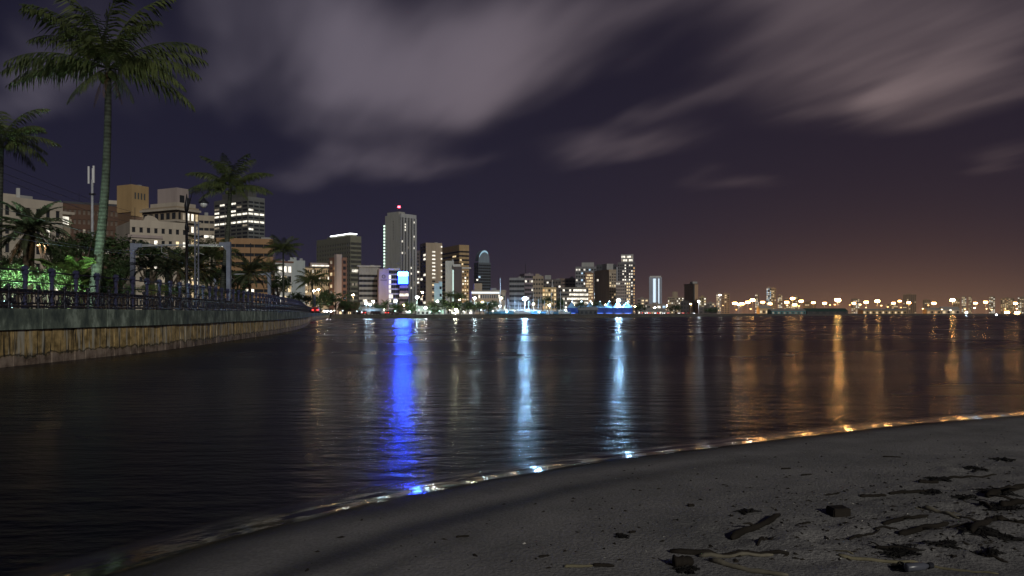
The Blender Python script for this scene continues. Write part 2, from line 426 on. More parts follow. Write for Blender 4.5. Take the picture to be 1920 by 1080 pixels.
while t < WL.len-1:
    j = rnd.uniform(-.014, .014)
    p, a = WL.at(t, .08+j)
    if t < 150: inst('concrete_panel', pm, sw, (p.x, p.y, rnd.uniform(-.012, 0)), (0, 0, a+rnd.uniform(-.012, .012)))
    else:
        d_ = Vector((math.cos(a), math.sin(a))); n_ = Vector((-d_.y, d_.x))
        q = [p+d_*.37-n_*.05, p+d_*.37+n_*.05, p-d_*.37+n_*.05, p-d_*.37-n_*.05]
        for i in range(4):
            e, f = q[i], q[(i+1) % 4]; tail.quad((e.x, e.y, -.35), (f.x, f.y, -.35), (f.x, f.y, 1.23), (e.x, e.y, 1.23))
    t += PW
tag(tail.build('panel_row', SEAW, sw), kind='stuff')
t = 2.3
while t < WL.len-2:
    p, a = WL.at(t, .10)
    inst('coping_block', cm, sw, (p.x, p.y, rnd.uniform(-.008, .004)), (0, 0, a)); t += 4.6

# ---- iron balustrade on the coping (short posts with ball heads) and tall railing behind it
IRON = mat_plain('blue_black_iron', (.050, .052, .115), .42, .4, 9.0, metal=.2, spec=.5)
IROND = mat_plain('black_iron', (.018, .019, .032), .45, .4, 9.0, metal=.2, spec=.5)
bal = empty('iron_balustrade', (0, 0, 0), 0, 'low black iron balustrade of ball-headed posts and scrollwork on the seawall', 'railing')
rail = empty('iron_railing', (0, 0, 0), 0, 'tall blue-black iron railing of stout posts behind the low balustrade', 'railing')
sp_me = MB().lathe([(.085, 0), (.085, .06), (.05, .10), (.045, .30), (.07, .34), (.07, .40), (.045, .44), (.045, .58), (.075, .62), (.075, .66), (.04, .69), (.07, .73), (.085, .78), (.07, .83), (.03, .86)], 10).mesh('short_post', IROND, True)
tp = MB(); tp.lathe([(.13, 0), (.13, .10), (.085, .14), (.075, .55), (.11, .60), (.11, .68), (.075, .74), (.075, 1.28), (.12, 1.32), (.13, 1.42), (.10, 1.46), (.13, 1.50), (.13, 1.56), (.06, 1.62)], 8)
tp_me = tp.mesh('tall_post', IRON, False)
# scrollwork panel between two short posts: frame bars, rings and a central diamond
sc_ = MB()
for z in (.10, .56): sc_.box(-.78, .78, -.02, .02, z-.02, z+.02)
def ring(m_, cx, cz, r, tr=.016, n=12):
    pts = [(cx+r*math.cos(2*math.pi*i/n), 0, cz+r*math.sin(2*math.pi*i/n)) for i in range(n+1)]
    m_.tube(pts, tr, 4, False)
for cx in (-.62, -.31, 0, .31, .62): ring(sc_, cx, .33, .20 if cx in (-.31, .31) else .13)
for cx in (-.47, -.155, .155, .47):
    sc_.tube([(cx, 0, .10), (cx+.05, 0, .22), (cx-.05, 0, .42), (cx, 0, .56)], .014, 4, False)
    sc_.ball((cx, 0, .62), .045, 6, 4)
sc_me = sc_.mesh('scroll_panel', IROND)
t = 1.0; i = 0
p29 = None
SP = 1.7
# tall posts: phase chosen so that one stands at y = 29.5
t0 = 29.5-6.0
t = t0 % SP
while t < min(WL.len-1, 250):
    p, a = WL.at(t, .88); inst('post', tp_me, rail, (p.x, p.y, WT-.04), (0, 0, a+rnd.uniform(-.02, .02))); t += SP
t = (t0+SP*.5+.55) % SP
while t < min(WL.len-1, 250):
    p, a = WL.at(t, .22); inst('post', sp_me, bal, (p.x, p.y, WT), (0, 0, a))
    p, a = WL.at(t+SP/2, .22); 
    if t < 120: inst('scroll_panel', sc_me, bal, (p.x, p.y, WT), (0, 0, a))
    t += SP
def rail_tube(name, mat, off, z, r, parent, t1=250):
    pts = []
    tt = .5
    while tt < min(t1, WL.len): p, _ = WL.at(tt, off); pts.append((p.x, p.y, z)); tt += 1.5
    return MB().tube(pts, r, 6).build(name, mat, parent, True)
rail_tube('top_rail', IROND, .88, WT+1.40, .032, rail); rail_tube('middle_rail', IROND, .88, WT+.98, .022, rail)
rail_tube('lower_beam', IROND, .88, WT+.60, .075, rail); rail_tube('foot_rail', IROND, .88, WT+.20, .03, rail)
rail_tube('hand_rail', IROND, .22, WT+.66, .035, bal); rail_tube('foot_rail', IROND, .22, WT+.06, .03, bal)
# vertical bars between the tall posts
bars = MB(); t = t0 % SP
while t < 200:
    for q in range(1, 8):
        p, a = WL.at(t+SP*q/8, .88); bars.box(p.x-.011, p.x+.011, p.y-.011, p.y+.011, WT+.20, WT+.60)
    t += SP
tag(bars.build('thin_bars', IROND, rail), kind='stuff')

# ---- beach
SH = Path2(catmull([(-9, -9), (-6.0, -2.5), (-4.3, 2.0), (-2.9, 5.0), (-1.8, 6.75), (-.95, 7.75), (.24, 8.85), (1.48, 9.75), (2.54, 10.4), (4.1, 11.4), (6.2, 12.6), (8.7, 13.75), (13, 15.3), (22, 18), (45, 24)], .25))
def film_z(s):
    if s < -.80: return 0.0
    if s < .12: return .0815*(s+.80)**2
    return .0815*.92**2 + .03*(s-.12) + .0435*(1-math.exp(-(s-.12)/.35))
_dr = random.Random(5); DENTS = []
for _k in range(46):
    _px, _py = _dr.choice([(_dr.gauss(1800, 40), _dr.uniform(880, 1075)), (_dr.uniform(1480, 1920), _dr.uniform(930, 1080)), (_dr.uniform(1250, 1900), _dr.uniform(980, 1080))])
    _d = (CZ-.13)*F0/(_py-HY); DENTS.append(((_px-960)/F0*_d, _d, _dr.uniform(.05, .11), _dr.uniform(.010, .026)))
def lump(x, y, s):
    far_ = min(max((s-1.6)/2.0, 0), 1); rt = min(max((x+.5)/2.5, .25), 1)
    a = mnoise.noise(Vector((x*.7, y*.7, 3)))*.03 + mnoise.noise(Vector((x*2.3, y*2.3, 9)))*.03
    b = mnoise.noise(Vector((x*5, y*5, 1)))*.018 + mnoise.noise(Vector((x*12, y*12, 2)))*.009
    dn = 0.0
    if x > .6:
        for dx_, dy_, rr_, hh_ in DENTS:
            q_ = ((x-dx_)**2+(y-dy_)**2)/(rr_*rr_)
            if q_ < 6: dn += hh_*(math.exp(-q_)*1.0-.45*math.exp(-(math.sqrt(q_)-1.5)**2*4))
    return (a+b*1.2)*far_*rt - dn + mnoise.noise(Vector((x*1.1, y*1.1, 5)))*.008*min(max(s-.3, 0), 1)
def shore_dist(x, y):
    best = 1e9; sg = 0; P = SH.p; bi = 0
    for i, q in enumerate(P):
        dd = (q.x-x)**2+(q.y-y)**2
        if dd < best: best = dd; bi = i
    i = min(max(bi, 1), len(P)-2); d = (P[i+1]-P[i-1]).normalized(); w = Vector((x, y))-P[bi]
    return d.y*w.x - d.x*w.y        # right of travel = inland
def sand_z(x, y):
    s = shore_dist(x, y); return film_z(s)-.006*(1 if s < .15 else 0)+lump(x, y, s)
def on_sand(px, py):
    z = .1
    for _ in range(12):
        d = (CZ-z)*F0/(py-HY); x = (px-960)/F0*d; z = .5*z+.5*sand_z(x, d)
    return Vector((x, d, z))
ts = []
tt = 0.0
while tt < SH.len:
    p, _ = SH.at(tt); ts.append(tt)
    tt += .07 if (-4 < p.x < 12 and p.y > 4) else .5
import numpy as np
def lines(spec):
    out = []
    for lo, hi, st in spec: out += [lo+st*i for i in range(int(round((hi-lo)/st)))]
    return np.array(out)
gx = lines([(-30, -6, 2.0), (-6, 14, .058), (14, 62, 2.0)]); gy = lines([(-20, 3.6, 1.0), (3.6, 16, .058), (16, 31, 1.0)])
XX, YY = np.meshgrid(gx, gy); fx = XX.ravel(); fy = YY.ravel()
PP = np.array([(q.x, q.y) for q in SH.p]); SD = np.empty(len(fx))
tg = np.empty_like(PP); tg[1:-1] = PP[2:]-PP[:-2]; tg[0] = PP[1]-PP[0]; tg[-1] = PP[-1]-PP[-2]; tg /= np.linalg.norm(tg, axis=1)[:, None]
for c0 in range(0, len(fx), 8000):
    dx = fx[c0:c0+8000, None]-PP[None, :, 0]; dy = fy[c0:c0+8000, None]-PP[None, :, 1]; bi = np.argmin(dx*dx+dy*dy, axis=1); r0_ = np.arange(len(bi))
    SD[c0:c0+8000] = tg[bi, 1]*dx[r0_, bi]-tg[bi, 0]*dy[r0_, bi]
V = []; FA = []; WET = []
for x, y, s in zip(fx.tolist(), fy.tolist(), SD.tolist()):
    if s < -1.8: V.append((x, y, -.25)); WET.append(1.0); continue
    z = film_z(s)-.006*(1 if s < .15 else 0)+lump(x, y, s) if s > -.80 else -.006-.12*(-.80-s)
    V.append((x, y, z))
    nn = mnoise.noise(Vector((x*.9, y*.9, 4)))*.22 + mnoise.noise(Vector((x*3, y*3, 8)))*.05
    w = 1-min(max((s-.22-nn)/.55, 0), 1)
    wd = 1+.25*mnoise.noise(Vector((x*.5, y*.5, 14)))
    w2 = math.exp(-((s-1.22-nn*.5)/(.17*wd))**2)*min(max(1-(x-.2)/3.5, .22), 1)
    w3 = math.exp(-((s-1.75-nn*.6)/.10)**2)*min(max(-x*.6, 0), .7)
    WET.append(min(max(w, w2*.9, w3), 1))
nx_ = len(gx)
for j in range(len(gy)-1):
    for i in range(nx_-1):
        k0 = j*nx_+i
        if max(SD[k0], SD[k0+1], SD[k0+nx_], SD[k0+nx_+1]) > -1.8: FA.append((k0, k0+1, k0+nx_+1, k0+nx_))
def sand_mat():
    mt, nt, N, L, P = nodes_of('dark_sand')
    ge = N.new('ShaderNodeNewGeometry'); at_ = N.new('ShaderNodeAttribute'); at_.attribute_name = 'wet'
    def nz(sc, det=5, r=.6):
        n = N.new('ShaderNodeTexNoise'); n.inputs['Scale'].default_value = sc; n.inputs['Detail'].default_value = det; n.inputs['Roughness'].default_value = r
        L.new(ge.outputs['Position'], n.inputs['Vector']); return n.outputs[0]
    a = nz(1.3, 6, .62); g = nz(160, 2); h = nz(38, 4)
    cr = N.new('ShaderNodeValToRGB'); e = cr.color_ramp.elements
    e[0].position = .28; e[0].color = (.175, .172, .168, 1); e[1].position = .72; e[1].color = (.300, .290, .280, 1); L.new(a, cr.inputs[0])
    gr = N.new('ShaderNodeMapRange'); gr.inputs[1].default_value = .35; gr.inputs[2].default_value = .65; gr.inputs[3].default_value = .78; gr.inputs[4].default_value = 1.14; L.new(h, gr.inputs[0])
    gm = N.new('ShaderNodeMix'); gm.data_type = 'RGBA'; gm.blend_type = 'MULTIPLY'; gm.inputs[0].default_value = 1; L.new(cr.outputs[0], gm.inputs[6]); L.new(gr.outputs[0], gm.inputs[7])
    wm = N.new('ShaderNodeMix'); wm.data_type = 'RGBA'; wm.blend_type = 'MULTIPLY'; L.new(at_.outputs['Fac'], wm.inputs[0]); L.new(gm.outputs[2], wm.inputs[6]); wm.inputs[7].default_value = (.30, .30, .29, 1)
    L.new(wm.outputs[2], P.inputs['Base Color'])
    rr = N.new('ShaderNodeMapRange'); rr.inputs[3].default_value = .95; rr.inputs[4].default_value = .62; L.new(at_.outputs['Fac'], rr.inputs[0]); L.new(rr.outputs[0], P.inputs['Roughness'])
    P.inputs['Specular IOR Level'].default_value = .25
    b = N.new('ShaderNodeBump'); b.inputs['Strength'].default_value = .9; b.inputs['Distance'].default_value = .022; L.new(h, b.inputs['Height'])
    b2 = N.new('ShaderNodeBump'); b2.inputs['Strength'].default_value = .4; b2.inputs['Distance'].default_value = .004; L.new(g, b2.inputs['Height']); L.new(b.outputs[0], b2.inputs['Normal'])
    L.new(b2.outputs[0], P.inputs['Normal']); return mt
me = bpy.data.meshes.new('beach'); me.from_pydata(V, [], FA); me.update(); me.materials.append(sand_mat())
me.polygons.foreach_set('use_smooth', [True]*len(me.polygons))
atr = me.attributes.new('wet', 'FLOAT', 'POINT'); atr.data.foreach_set('value', WET)
tag(inst('beach', me), 'dark damp sand beach sloping to the water', kind='structure')
# thin film of water running up the sand
V = []; FA = []; EDG = []; fs = [-.86+.03*i for i in range(35)]
tl = [q for q in ts]
for tt in tl:
    edge = .12+.10*mnoise.noise(Vector((tt*.8, 0, 1)))+.04*mnoise.noise(Vector((tt*2.4, 4, 1)))
    for s in fs:
        se = -.86+(s+.86)/(1.02)*(edge+.86)
        p, _ = SH.at(tt, -se)
        rp = .006*mnoise.noise(Vector((tt*2.2, se*5, 7)))+.0022*mnoise.noise(Vector((tt*6, se*14, 3)))
        kk = (s-fs[0])/(fs[-1]-fs[0]); EDG.append(kk)
        V.append((p.x, p.y, film_z(se)+.0012+.004*min(kk*3, 1)+(rp*min(kk*2, 1) if s < fs[-1] else -.006)))
nf = len(fs)
for i in range(len(tl)-1):
    for j in range(nf-1): FA.append((i*nf+j, i*nf+j+1, (i+1)*nf+j+1, (i+1)*nf+j))
me = bpy.data.meshes.new('swash'); me.from_pydata(V, [], FA); me.update()
atr = me.attributes.new('edge', 'FLOAT', 'POINT'); atr.data.foreach_set('value', EDG)
SWASH = water_material('swash_water', .085, .0, .0022, (.012, .012, .012), 1.30, 'edge'); me.materials.append(SWASH)
me.polygons.foreach_set('use_smooth', [True]*len(me.polygons))
tag(inst('swash_water', me), 'thin sheet of water running up the sand edge', kind='structure')
# ================================================================== BUILDINGS
GZ = 1.45
pane_cache = {}
class Bld:
    """A building seen on its corner: pxc is the pixel column of the near corner, px0 and px1 the ends of its two faces,
    d the distance of that corner, psi the turn of the front face."""
    def __init__(s, name, label, px0, pxc, px1, py, d, psi, wall, depth=14.0, cat='building', z0=GZ, seed=0):
        s.rnd = random.Random(seed or (px0*31+px1)); s.d = d
        X = (pxc-960)/F0*d; phi = math.atan2(X, d); th = R(psi)-phi; s.th = th; s.X = X
        s.o = empty(name, (X, d, z0), th, label, cat)
        s.z0 = z0; s.H = CZ+(HY-py)*d/F0-z0
        s.W = s.ux(px1)
        if px0 < pxc:
            k = (px0-960)/F0; s.D = (k*d-X)/(-math.sin(th)-k*math.cos(th))
        else: s.D = depth
        s.wall = wall; s.mb = MB(); s.mb.box(0, s.W, 0, s.D, 0, s.H); s.extra = {}
    def ux(s, px):
        k = (px-960)/F0; return (k*s.d-s.X)/(math.cos(s.th)-k*math.sin(s.th))
    def uz(s, py): return CZ+(HY-py)*s.d/F0-s.z0
    def P(s, face, u0, u1, o0, o1, z0, z1):
        return (u0, u1, -o1, -o0, z0, z1) if face == 'R' else (-o1, -o0, u0, u1, z0, z1)
    def part(s, name, mat, *boxes):
        m_ = MB()
        for b in boxes: m_.box(*b)
        return m_.build(name, mat, s.o)
    def pane(s, face, w, h, mat, u, z, parent=None, out=.03):
        key = (face, round(w, 2), round(h, 2), mat.name)
        if key not in pane_cache:
            m_ = MB(); m_.box(*((-w/2, w/2, -.03, .03, -h/2, h/2) if face == 'R' else (-.03, .03, -w/2, w/2, -h/2, h/2)))
            pane_cache[key] = m_.mesh('window', mat)
        loc = (u, -out, z) if face == 'R' else (-out, u, z)
        return inst('window', pane_cache[key], s.o, loc)
    def facade(s, face, rows, cols, z0=None, z1=None, ww=.7, wh=.55, p=.08, lit=None, kinds='w', proud=.28, band=None, single=False, u0=0.0, u1=None, dark=None, pier=True, pmat=None):
        """rows x cols of windows set back between floor bands and piers"""
        z0 = s.H*.02 if z0 is None else z0; z1 = s.H*.97 if z1 is None else z1
        L_ = s.W if face == 'R' else s.D
        u1 = L_ if u1 is None else u1
        fh = (z1-z0)/rows; cw = (u1-u0)/cols; bh = fh*(1-wh); m_ = MB(); pmb = MB()
        bmat = band or s.wall; bm_ = None
        for r in range(rows+1):
            a = z0+r*fh-bh/2; b = a+bh
            if r == 0: a = max(z0-bh/2, 0.0)
            if r == 0 or bm_ is None:
                me_ = MB().box(*s.P(face, u0, u1, 0, proud, a-z0-r*fh, b-z0-r*fh)).mesh('floor_band', bmat)
                if r > 0: bm_ = me_
            else: me_ = bm_
            if s.d > 850: m_.box(*s.P(face, u0, u1, 0, proud, a, b))
            else: inst('floor_band', me_, s.o, (0, 0, z0+r*fh))
        if m_.v: tag(m_.build('floor_bands', bmat, s.o), kind='stuff')
        if z1+bh/2 < s.H-.05: MB().box(*s.P(face, u0, u1, 0, proud*.9, z1+bh/2, s.H)).build('parapet', bmat, s.o)
        if pier:
            pw = cw*(1-ww)
            for c in range(cols+1):
                a = max(u0+c*cw-pw/2, u0+.004); b = min(u0+c*cw+pw/2, u1-.004)
                pb = pmb if not single else MB()
                pb.box(*s.P(face, a, b, 0, proud*.86, max(z0-bh/2, 0.0)+.01, z1+bh/2-.01))
                if single: pb.build('pier', pmat or bmat, s.o)
            if not single: tag(pmb.build('pier_grid', pmat or bmat, s.o), kind='stuff')
        dk = MB(); dark = dark or GLASS
        for r in range(rows):
            for c in range(cols):
                zc_ = z0+(r+.5)*fh; uc = u0+(c+.5)*cw; w = cw*ww*.985; h = fh*wh*.985
                key = lit(r, c) if lit else (s.rnd.choice(kinds) if s.rnd.random() < (p*1.7 if s.d > 320 else p) else None)
                if key: s.pane(face, w, h, LIT[key], uc, zc_)
                elif single: s.pane(face, w, h, dark, uc, zc_)
                else: dk.box(*s.P(face, uc-w/2, uc+w/2, 0, .06, zc_-h/2, zc_+h/2))
        if dk.v: tag(dk.build('dark_windows', dark, s.o), kind='stuff')
    def done(s):
        s.mb.build('wall', s.wall, s.o)
        if s.d < 800:
            q = s.rnd.uniform(.55, .8); w = min(s.W*.22, 4.0); h = s.rnd.uniform(.7, 1.8)
            MB().box(s.W*q, s.W*q+w*.8, s.D*.3, s.D*.3+w, s.H-.1, s.H+h).build('roof_unit', GREYW, s.o)
            q = s.rnd.uniform(.15, .4); MB().lathe([(.06, 0), (.04, s.rnd.uniform(2, 5))], 5, (s.W*q, s.D*.3, s.H)).build('aerial', DARKM, s.o)
        return s
    def text_quad(s): pass

BEIGE = wall_mat((.42, .36, .28)); CREAM = wall_mat((.50, .44, .36)); BROWN = wall_mat((.16, .10, .065)); GOLD = wall_mat((.44, .30, .15))
GREYW = wall_mat((.34, .34, .33)); DARKW = wall_mat((.10, .10, .095)); PINKW = wall_mat((.42, .35, .33)); WHITEW = wall_mat((.58, .58, .56))
OLIVE = wall_mat((.20, .20, .15)); REDB = wall_mat((.22, .12, .085)); TANW = wall_mat((.36, .29, .21)); PURP = wall_mat((.24, .20, .23)); PALEG = wall_mat((.44, .47, .46))
COPPER = wall_mat((.36, .22, .12))

# --- behind the near palms
b = Bld('apartment_building', 'cream apartment building behind the bushy date palm', -60, -60, 116, 362, 118, 24, CREAM, depth=15)
b.facade('R', 6, 9, ww=.42, wh=.5, p=.04, single=True)
b.part('roof_wall', CREAM, (b.W*.0, b.W*.58, 2, 8, b.H, b.H+.9)); b.part('flue', WHITEW, (b.ux(42), b.ux(42)+.4, 1.5, 1.9, b.H, b.H+1.9))
w_ = b.W
bb = b.part('balcony_bay', TANW, (w_-.2, w_+1.6, .4, 6.0, b.H*.15, b.H-1.6)); b.part('balcony_roof', CREAM, (w_-.35, w_+1.9, -.3, 6.4, b.H-1.6, b.H-1.2))
for zz, kk in ((b.H-2.6, 'w'), (b.H*.42, 'y'), (b.H*.26, 'd')):
    m_ = MB(); m_.box(w_+.1, w_+1.3, .30, .38, zz-.65, zz+.65); m_.build('window', LIT[kk], b.o)
b.done()
b = Bld('office_building', 'brown brick office block with a grid of square windows', 118, 118, 222, 381, 205, 2, BROWN, depth=22)
def lit_brown(r, c):
    q = b.rnd.random()
    return 'w' if (r in (5, 6) and q < .38) or (r == 4 and q < .3) else ('d' if q < .05 else None)
b.facade('R', 11, 12, ww=.55, wh=.5, lit=lit_brown, single=True, dark=mat_plain('brown_blind_glass', (.15, .115, .09), .3, .5, .3), band=wall_mat((.12, .07, .05)))
b.part('plant_room', CREAM, (b.ux(197), b.ux(221), 2, 8, b.H, b.H+1.8))
b.part('roof_railing', DARKM, (0, b.W, .2, .3, b.H, b.H+.6)); b.done()
b = Bld('lift_tower', 'tall blank brown tower with a lit tan top beside the brick offices', 222, 247, 276, 348, 200, 38, BROWN)
b.part('tan_cladding', GOLD, (-.25, b.W+.25, -.25, 0, b.H-7.5, b.H+.3), (-.25, 0, 0, b.D+.25, b.H-6.6, b.H+.3))
for k in range(4): b.part('slot', DARKW, (.6+k*.9, 1.0+k*.9, -.31, -.25, b.H-3.2, b.H-1.6))
for z_ in (.62, .38, .24): b.pane('L', .7, 1.5, LIT['w'], b.D*.28, b.H*z_)
b.part('side_wing', wall_mat((.11, .075, .05)), (b.W, b.W+4.2, 1, 9, 0, b.H-9.5)); b.done()
fl = empty('roof_floodlight', b.o.matrix_basis @ Vector((b.W+.6, -.9, b.H-9.4)), b.th, 'lit white floodlight on the side wing of the brown lift tower', 'floodlight')
MB().box(-.12, .12, .1, 1.0, -.08, .1).build('bracket', DARKM, fl)
LAMP_W = mat_emit('lamp_white', (.92, .97, 1.0), 60, True)
MB().box(-.45, .45, -.3, .1, -.15, .1).build('lamp_head', LAMP_W, fl)

b = Bld('apartment_building', 'low cream apartment block with a curved gable and scattered lit windows', 243, 243, 352, 415, 150, 12, CREAM, depth=12)
# the gable rises in a curve over its first part
g = MB(); n = 10
prof = [(b.ux(268+ (312-268)*i/n), b.H + (1.35*math.sin(math.pi*min(1, (i/n)*1.15+.15))**.7 if 0 < i < n else 0)) for i in range(n+1)]
for (xa, za), (xb, zb) in zip(prof, prof[1:]): 
    g.quad((xa, 0, b.H), (xb, 0, b.H), (xb, 0, zb), (xa, 0, za)); g.quad((xa, .4, b.H), (xa, .4, za), (xb, .4, zb), (xb, .4, b.H)); g.quad((xa, 0, za), (xb, 0, zb), (xb, .4, zb), (xa, .4, za))
g.build('curved_gable', CREAM, b.o)
spots = {(4, 0): None, (3, 2): 'd', (3, 3): 'w', (2, 3): 'd', (1, 2): 'y', (1, 3): 'w', (1, 5): 'y', (1, 6): 'g', (3, 6): 'y', (3, 7): 'w', (0, 4): 'd', (1, 7): 'd', (2, 7): 'y', (0, 7): 'w', (3, 0): None}
b.facade('R', 5, 8, z0=b.H*.32, z1=b.H*.98, ww=.45, wh=.42, lit=lambda r, c: spots.get((r, c)), single=True)
b.part('cornice', PINKW, (-.4, b.W*.55, -.55, -.3, b.H*.83, b.H*.86)); b.done()
b = Bld('apartment_tower', 'stepped apartment tower with long balconies rising behind the cream block', 268, 332, 372, 386, 178, 40, TANW)
for k in range(9):
    zz = b.H-2.6*k-.5
    b.part('balcony_slab', CREAM, (-.9, b.W, -.9, 0, zz-.45, zz), (-.9, 0, 0, b.D, zz-.45, zz))
b.facade('R', 8, 5, ww=.62, wh=.55, p=.62, kinds='wyydw', proud=.2); b.facade('L', 8, 6, ww=.7, wh=.5, p=.06, kinds='d', proud=.2)
b.part('penthouse', PINKW, (.5, b.W*.62, .6, b.D*.62, b.H, b.H+4.2)); b.part('penthouse_window', GLASS, (1.2, 2.4, .5, .6, b.H+.8, b.H+2.6), (3.0, 4.0, .5, .6, b.H+.8, b.H+2.2))
b.part('upper_terrace', CREAM, (.2, b.W*.9, .2, b.D*.8, b.H-.02, b.H+.9)); b.done()
b = Bld('office_building', 'narrow beige office block with strip windows beside the dark banded tower', 362, 362, 402, 403, 300, 4, BEIGE, depth=14)
sp2 = {(10, 2): 'w', (10, 3): 'w', (9, 3): 'w', (7, 3): 'd', (6, 3): 'w'}
b.facade('R', 13, 4, ww=.86, wh=.38, lit=lambda r, c: sp2.get((r, c)), single=True); b.part('rust_strip', REDB, (.0, 1.3, -.4, -.3, b.H*.2, b.H*.9)); b.done()
b = Bld('office_tower', 'dark office tower with two fully lit bands of windows', 402, 465, 496, 368, 345, 34, DARKW)
def lit_dark(r, c):
    if r in (23, 25): return 'w'
    q = b.rnd.random()
    return {28: 'w' if q < .35 else None, 27: 'd' if q < .3 else None, 26: 'w' if q < .25 else None, 22: 'd' if q < .4 else None, 21: 'w' if q < .35 else None, 18: ('w' if q < .35 else 'g' if q < .5 else None)}.get(r, 'd' if q < .04 else None)
b.facade('L', 29, 6, ww=.86, wh=.5, lit=lit_dark, proud=.2, band=wall_mat((.13, .13, .12))); b.facade('R', 29, 3, ww=.86, wh=.5, lit=lit_dark, proud=.2, band=wall_mat((.15, .15, .14)))
b.part('plant_room', DARKW, (2, b.W-2, 3, b.D-3, b.H, b.H+3)); b.done()
b = Bld('office_building', 'long low brown office with dark horizontal strips behind the palms', 405, 405, 512, 447, 260, -6, COPPER, depth=16)
b.facade('R', 8, 6, ww=.97, wh=.36, p=.05, kinds='wd', single=True); b.done()
b = Bld('apartment_building', 'small white apartment block with warm lit balconies', 498, 512, 547, 492, 285, 22, WHITEW)
b.facade('R', 5, 4, ww=.7, wh=.62, p=.7, kinds='yywd', single=True); b.facade('L', 5, 2, ww=.5, wh=.5, p=.2, single=True); b.part('tiled_roof', REDB, (-.5, b.W+.5, -.5, b.D+.5, b.H, b.H+.6)); b.done()
b = Bld('plain_block', 'pale windowless block between the white apartments and the warm lit offices', 540, 540, 572, 488, 400, 0, PALEG, depth=12)
b.part('roof_block', PALEG, (1, b.W*.5, 2, 8, b.H, b.H+1.6)); b.done()
# --- far shore, from the seawall corner along the bay
b = Bld('office_building', 'warm floodlit cream office with rows of small windows', 568, 568, 626, 500, 440, 6, wall_mat((.58, .46, .30)), depth=16)
b.facade('R', 7, 14, ww=.5, wh=.5, p=.05, kinds='w'); b.part('roof_storey', PINKW, (b.W*.25, b.W, 2, 10, b.H, b.H+2.4)); b.part('eaves', DARKW, (-.4, b.W+.2, -.7, -.3, b.H-.6, b.H+.1)); 
for k in range(4): b.part('roof_light', LIT['w'], (b.W*(.3+.16*k), b.W*(.3+.16*k)+2.6, 1.9, 1.99, b.H+.5, b.H+1.2))
b.done()
b = Bld('stair_tower', 'pale stair tower with a red brick strip of square windows', 618, 632, 650, 482, 436, 30, REDB)
b.part('pale_shaft', PINKW, (-.6, b.W*.42, -.6, b.D*.25, 0, b.H+1.5)); b.facade('L', 9, 2, ww=.6, wh=.55, p=.35, kinds='dyo', single=False); b.facade('R', 9, 1, u0=b.W*.5, ww=.6, wh=.55, p=.05); b.done()
b = Bld('office_tower', 'dark olive office tower with a bright lit roof and dark windows', 594, 657, 677, 442, 660, 30, wall_mat((.155, .155, .115)))
def lit_olive(r, c): 
    q = b.rnd.random(); return 'w' if (r == 8 and q < .45) or (r == 4 and q < .12) else None
b.facade('L', 15, 20, z0=4, z1=b.H*.93, ww=.55, wh=.5, lit=lit_olive, band=OLIVE); b.facade('R', 15, 9, z0=4, z1=b.H*.93, ww=.8, wh=.6, lit=lambda r, c: 'w' if r == 8 and c > 0 else ('d' if r == 5 and c % 3 else None), band=OLIVE)
b.part('roof_plant', OLIVE, (2, b.W-2, 4, b.D*.75, b.H, b.H+1.6)); b.part('roof_light_bar', mat_emit('roof_bar', (.93, .97, 1), 5), (1, b.W*.8, 3, 3.6, b.H+1.7, b.H+2.5), (1, 1.6, 3.6, b.D*.62, b.H+1.7, b.H+2.4)); b.done()
b = Bld('office_building', 'grey office with dark strip windows beside the logo wall', 673, 673, 711, 500, 495, 2, GREYW, depth=14)
b.facade('R', 8, 5, ww=.98, wh=.5, p=.02, z1=b.H*.86); b.part('roof_slab', WHITEW, (-1, b.W+1, -1.2, 12, b.H, b.H+.7)); b.done()
b = Bld('logo_wall_building', 'pale windowless end wall carrying a small dark emblem', 710, 710, 729, 504, 478, 4, PINKW, depth=12)
lg = MB(); cx, cz = b.W*.5, b.H*.83
for a0 in range(20, 340, 20):
    a1 = a0+20
    q = [(cx+rr*math.cos(R(a)), -.05, cz+rr*math.sin(R(a))) for rr, a in ((.75, a0), (1.15, a0), (1.15, a1), (.75, a1))]
    lg.quad(q[0], q[1], q[2], q[3])
lg.box(cx, cx+1.1, -.08, -.02, cz-.2, cz+.1); lg.build('emblem', DARKM, b.o); b.part('emblem_line', DARKM, (cx-2.0, cx+2.0, -.06, -.01, cz-2.3, cz-1.9)); b.done()
BLUEB = wall_mat((.20, .23, .40))  # blue sign light also put into the wall colour
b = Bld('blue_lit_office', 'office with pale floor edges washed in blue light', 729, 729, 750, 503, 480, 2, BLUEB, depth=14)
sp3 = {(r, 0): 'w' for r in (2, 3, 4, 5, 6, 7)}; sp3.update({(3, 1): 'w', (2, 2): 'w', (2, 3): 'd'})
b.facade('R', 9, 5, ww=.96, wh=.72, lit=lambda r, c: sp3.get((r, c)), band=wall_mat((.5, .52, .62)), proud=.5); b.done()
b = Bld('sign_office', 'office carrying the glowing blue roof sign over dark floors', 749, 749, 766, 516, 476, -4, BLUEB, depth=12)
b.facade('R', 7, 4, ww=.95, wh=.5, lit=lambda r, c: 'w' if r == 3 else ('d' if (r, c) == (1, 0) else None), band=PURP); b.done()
sg = empty('blue_sign', b.o.matrix_basis @ Vector((0, -1.2, b.H-1.5)), b.th, 'glowing blue rooftop sign board below the tall ribbed tower', 'sign')
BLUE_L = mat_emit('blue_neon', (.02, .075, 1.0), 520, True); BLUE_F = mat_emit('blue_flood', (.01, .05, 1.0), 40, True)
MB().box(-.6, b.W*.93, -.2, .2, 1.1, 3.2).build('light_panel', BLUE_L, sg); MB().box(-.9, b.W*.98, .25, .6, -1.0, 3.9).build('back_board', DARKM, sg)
MB().box(-.6, b.W*.95, -.1, .15, -3.6, .6).build('blue_panel', BLUE_F, sg)
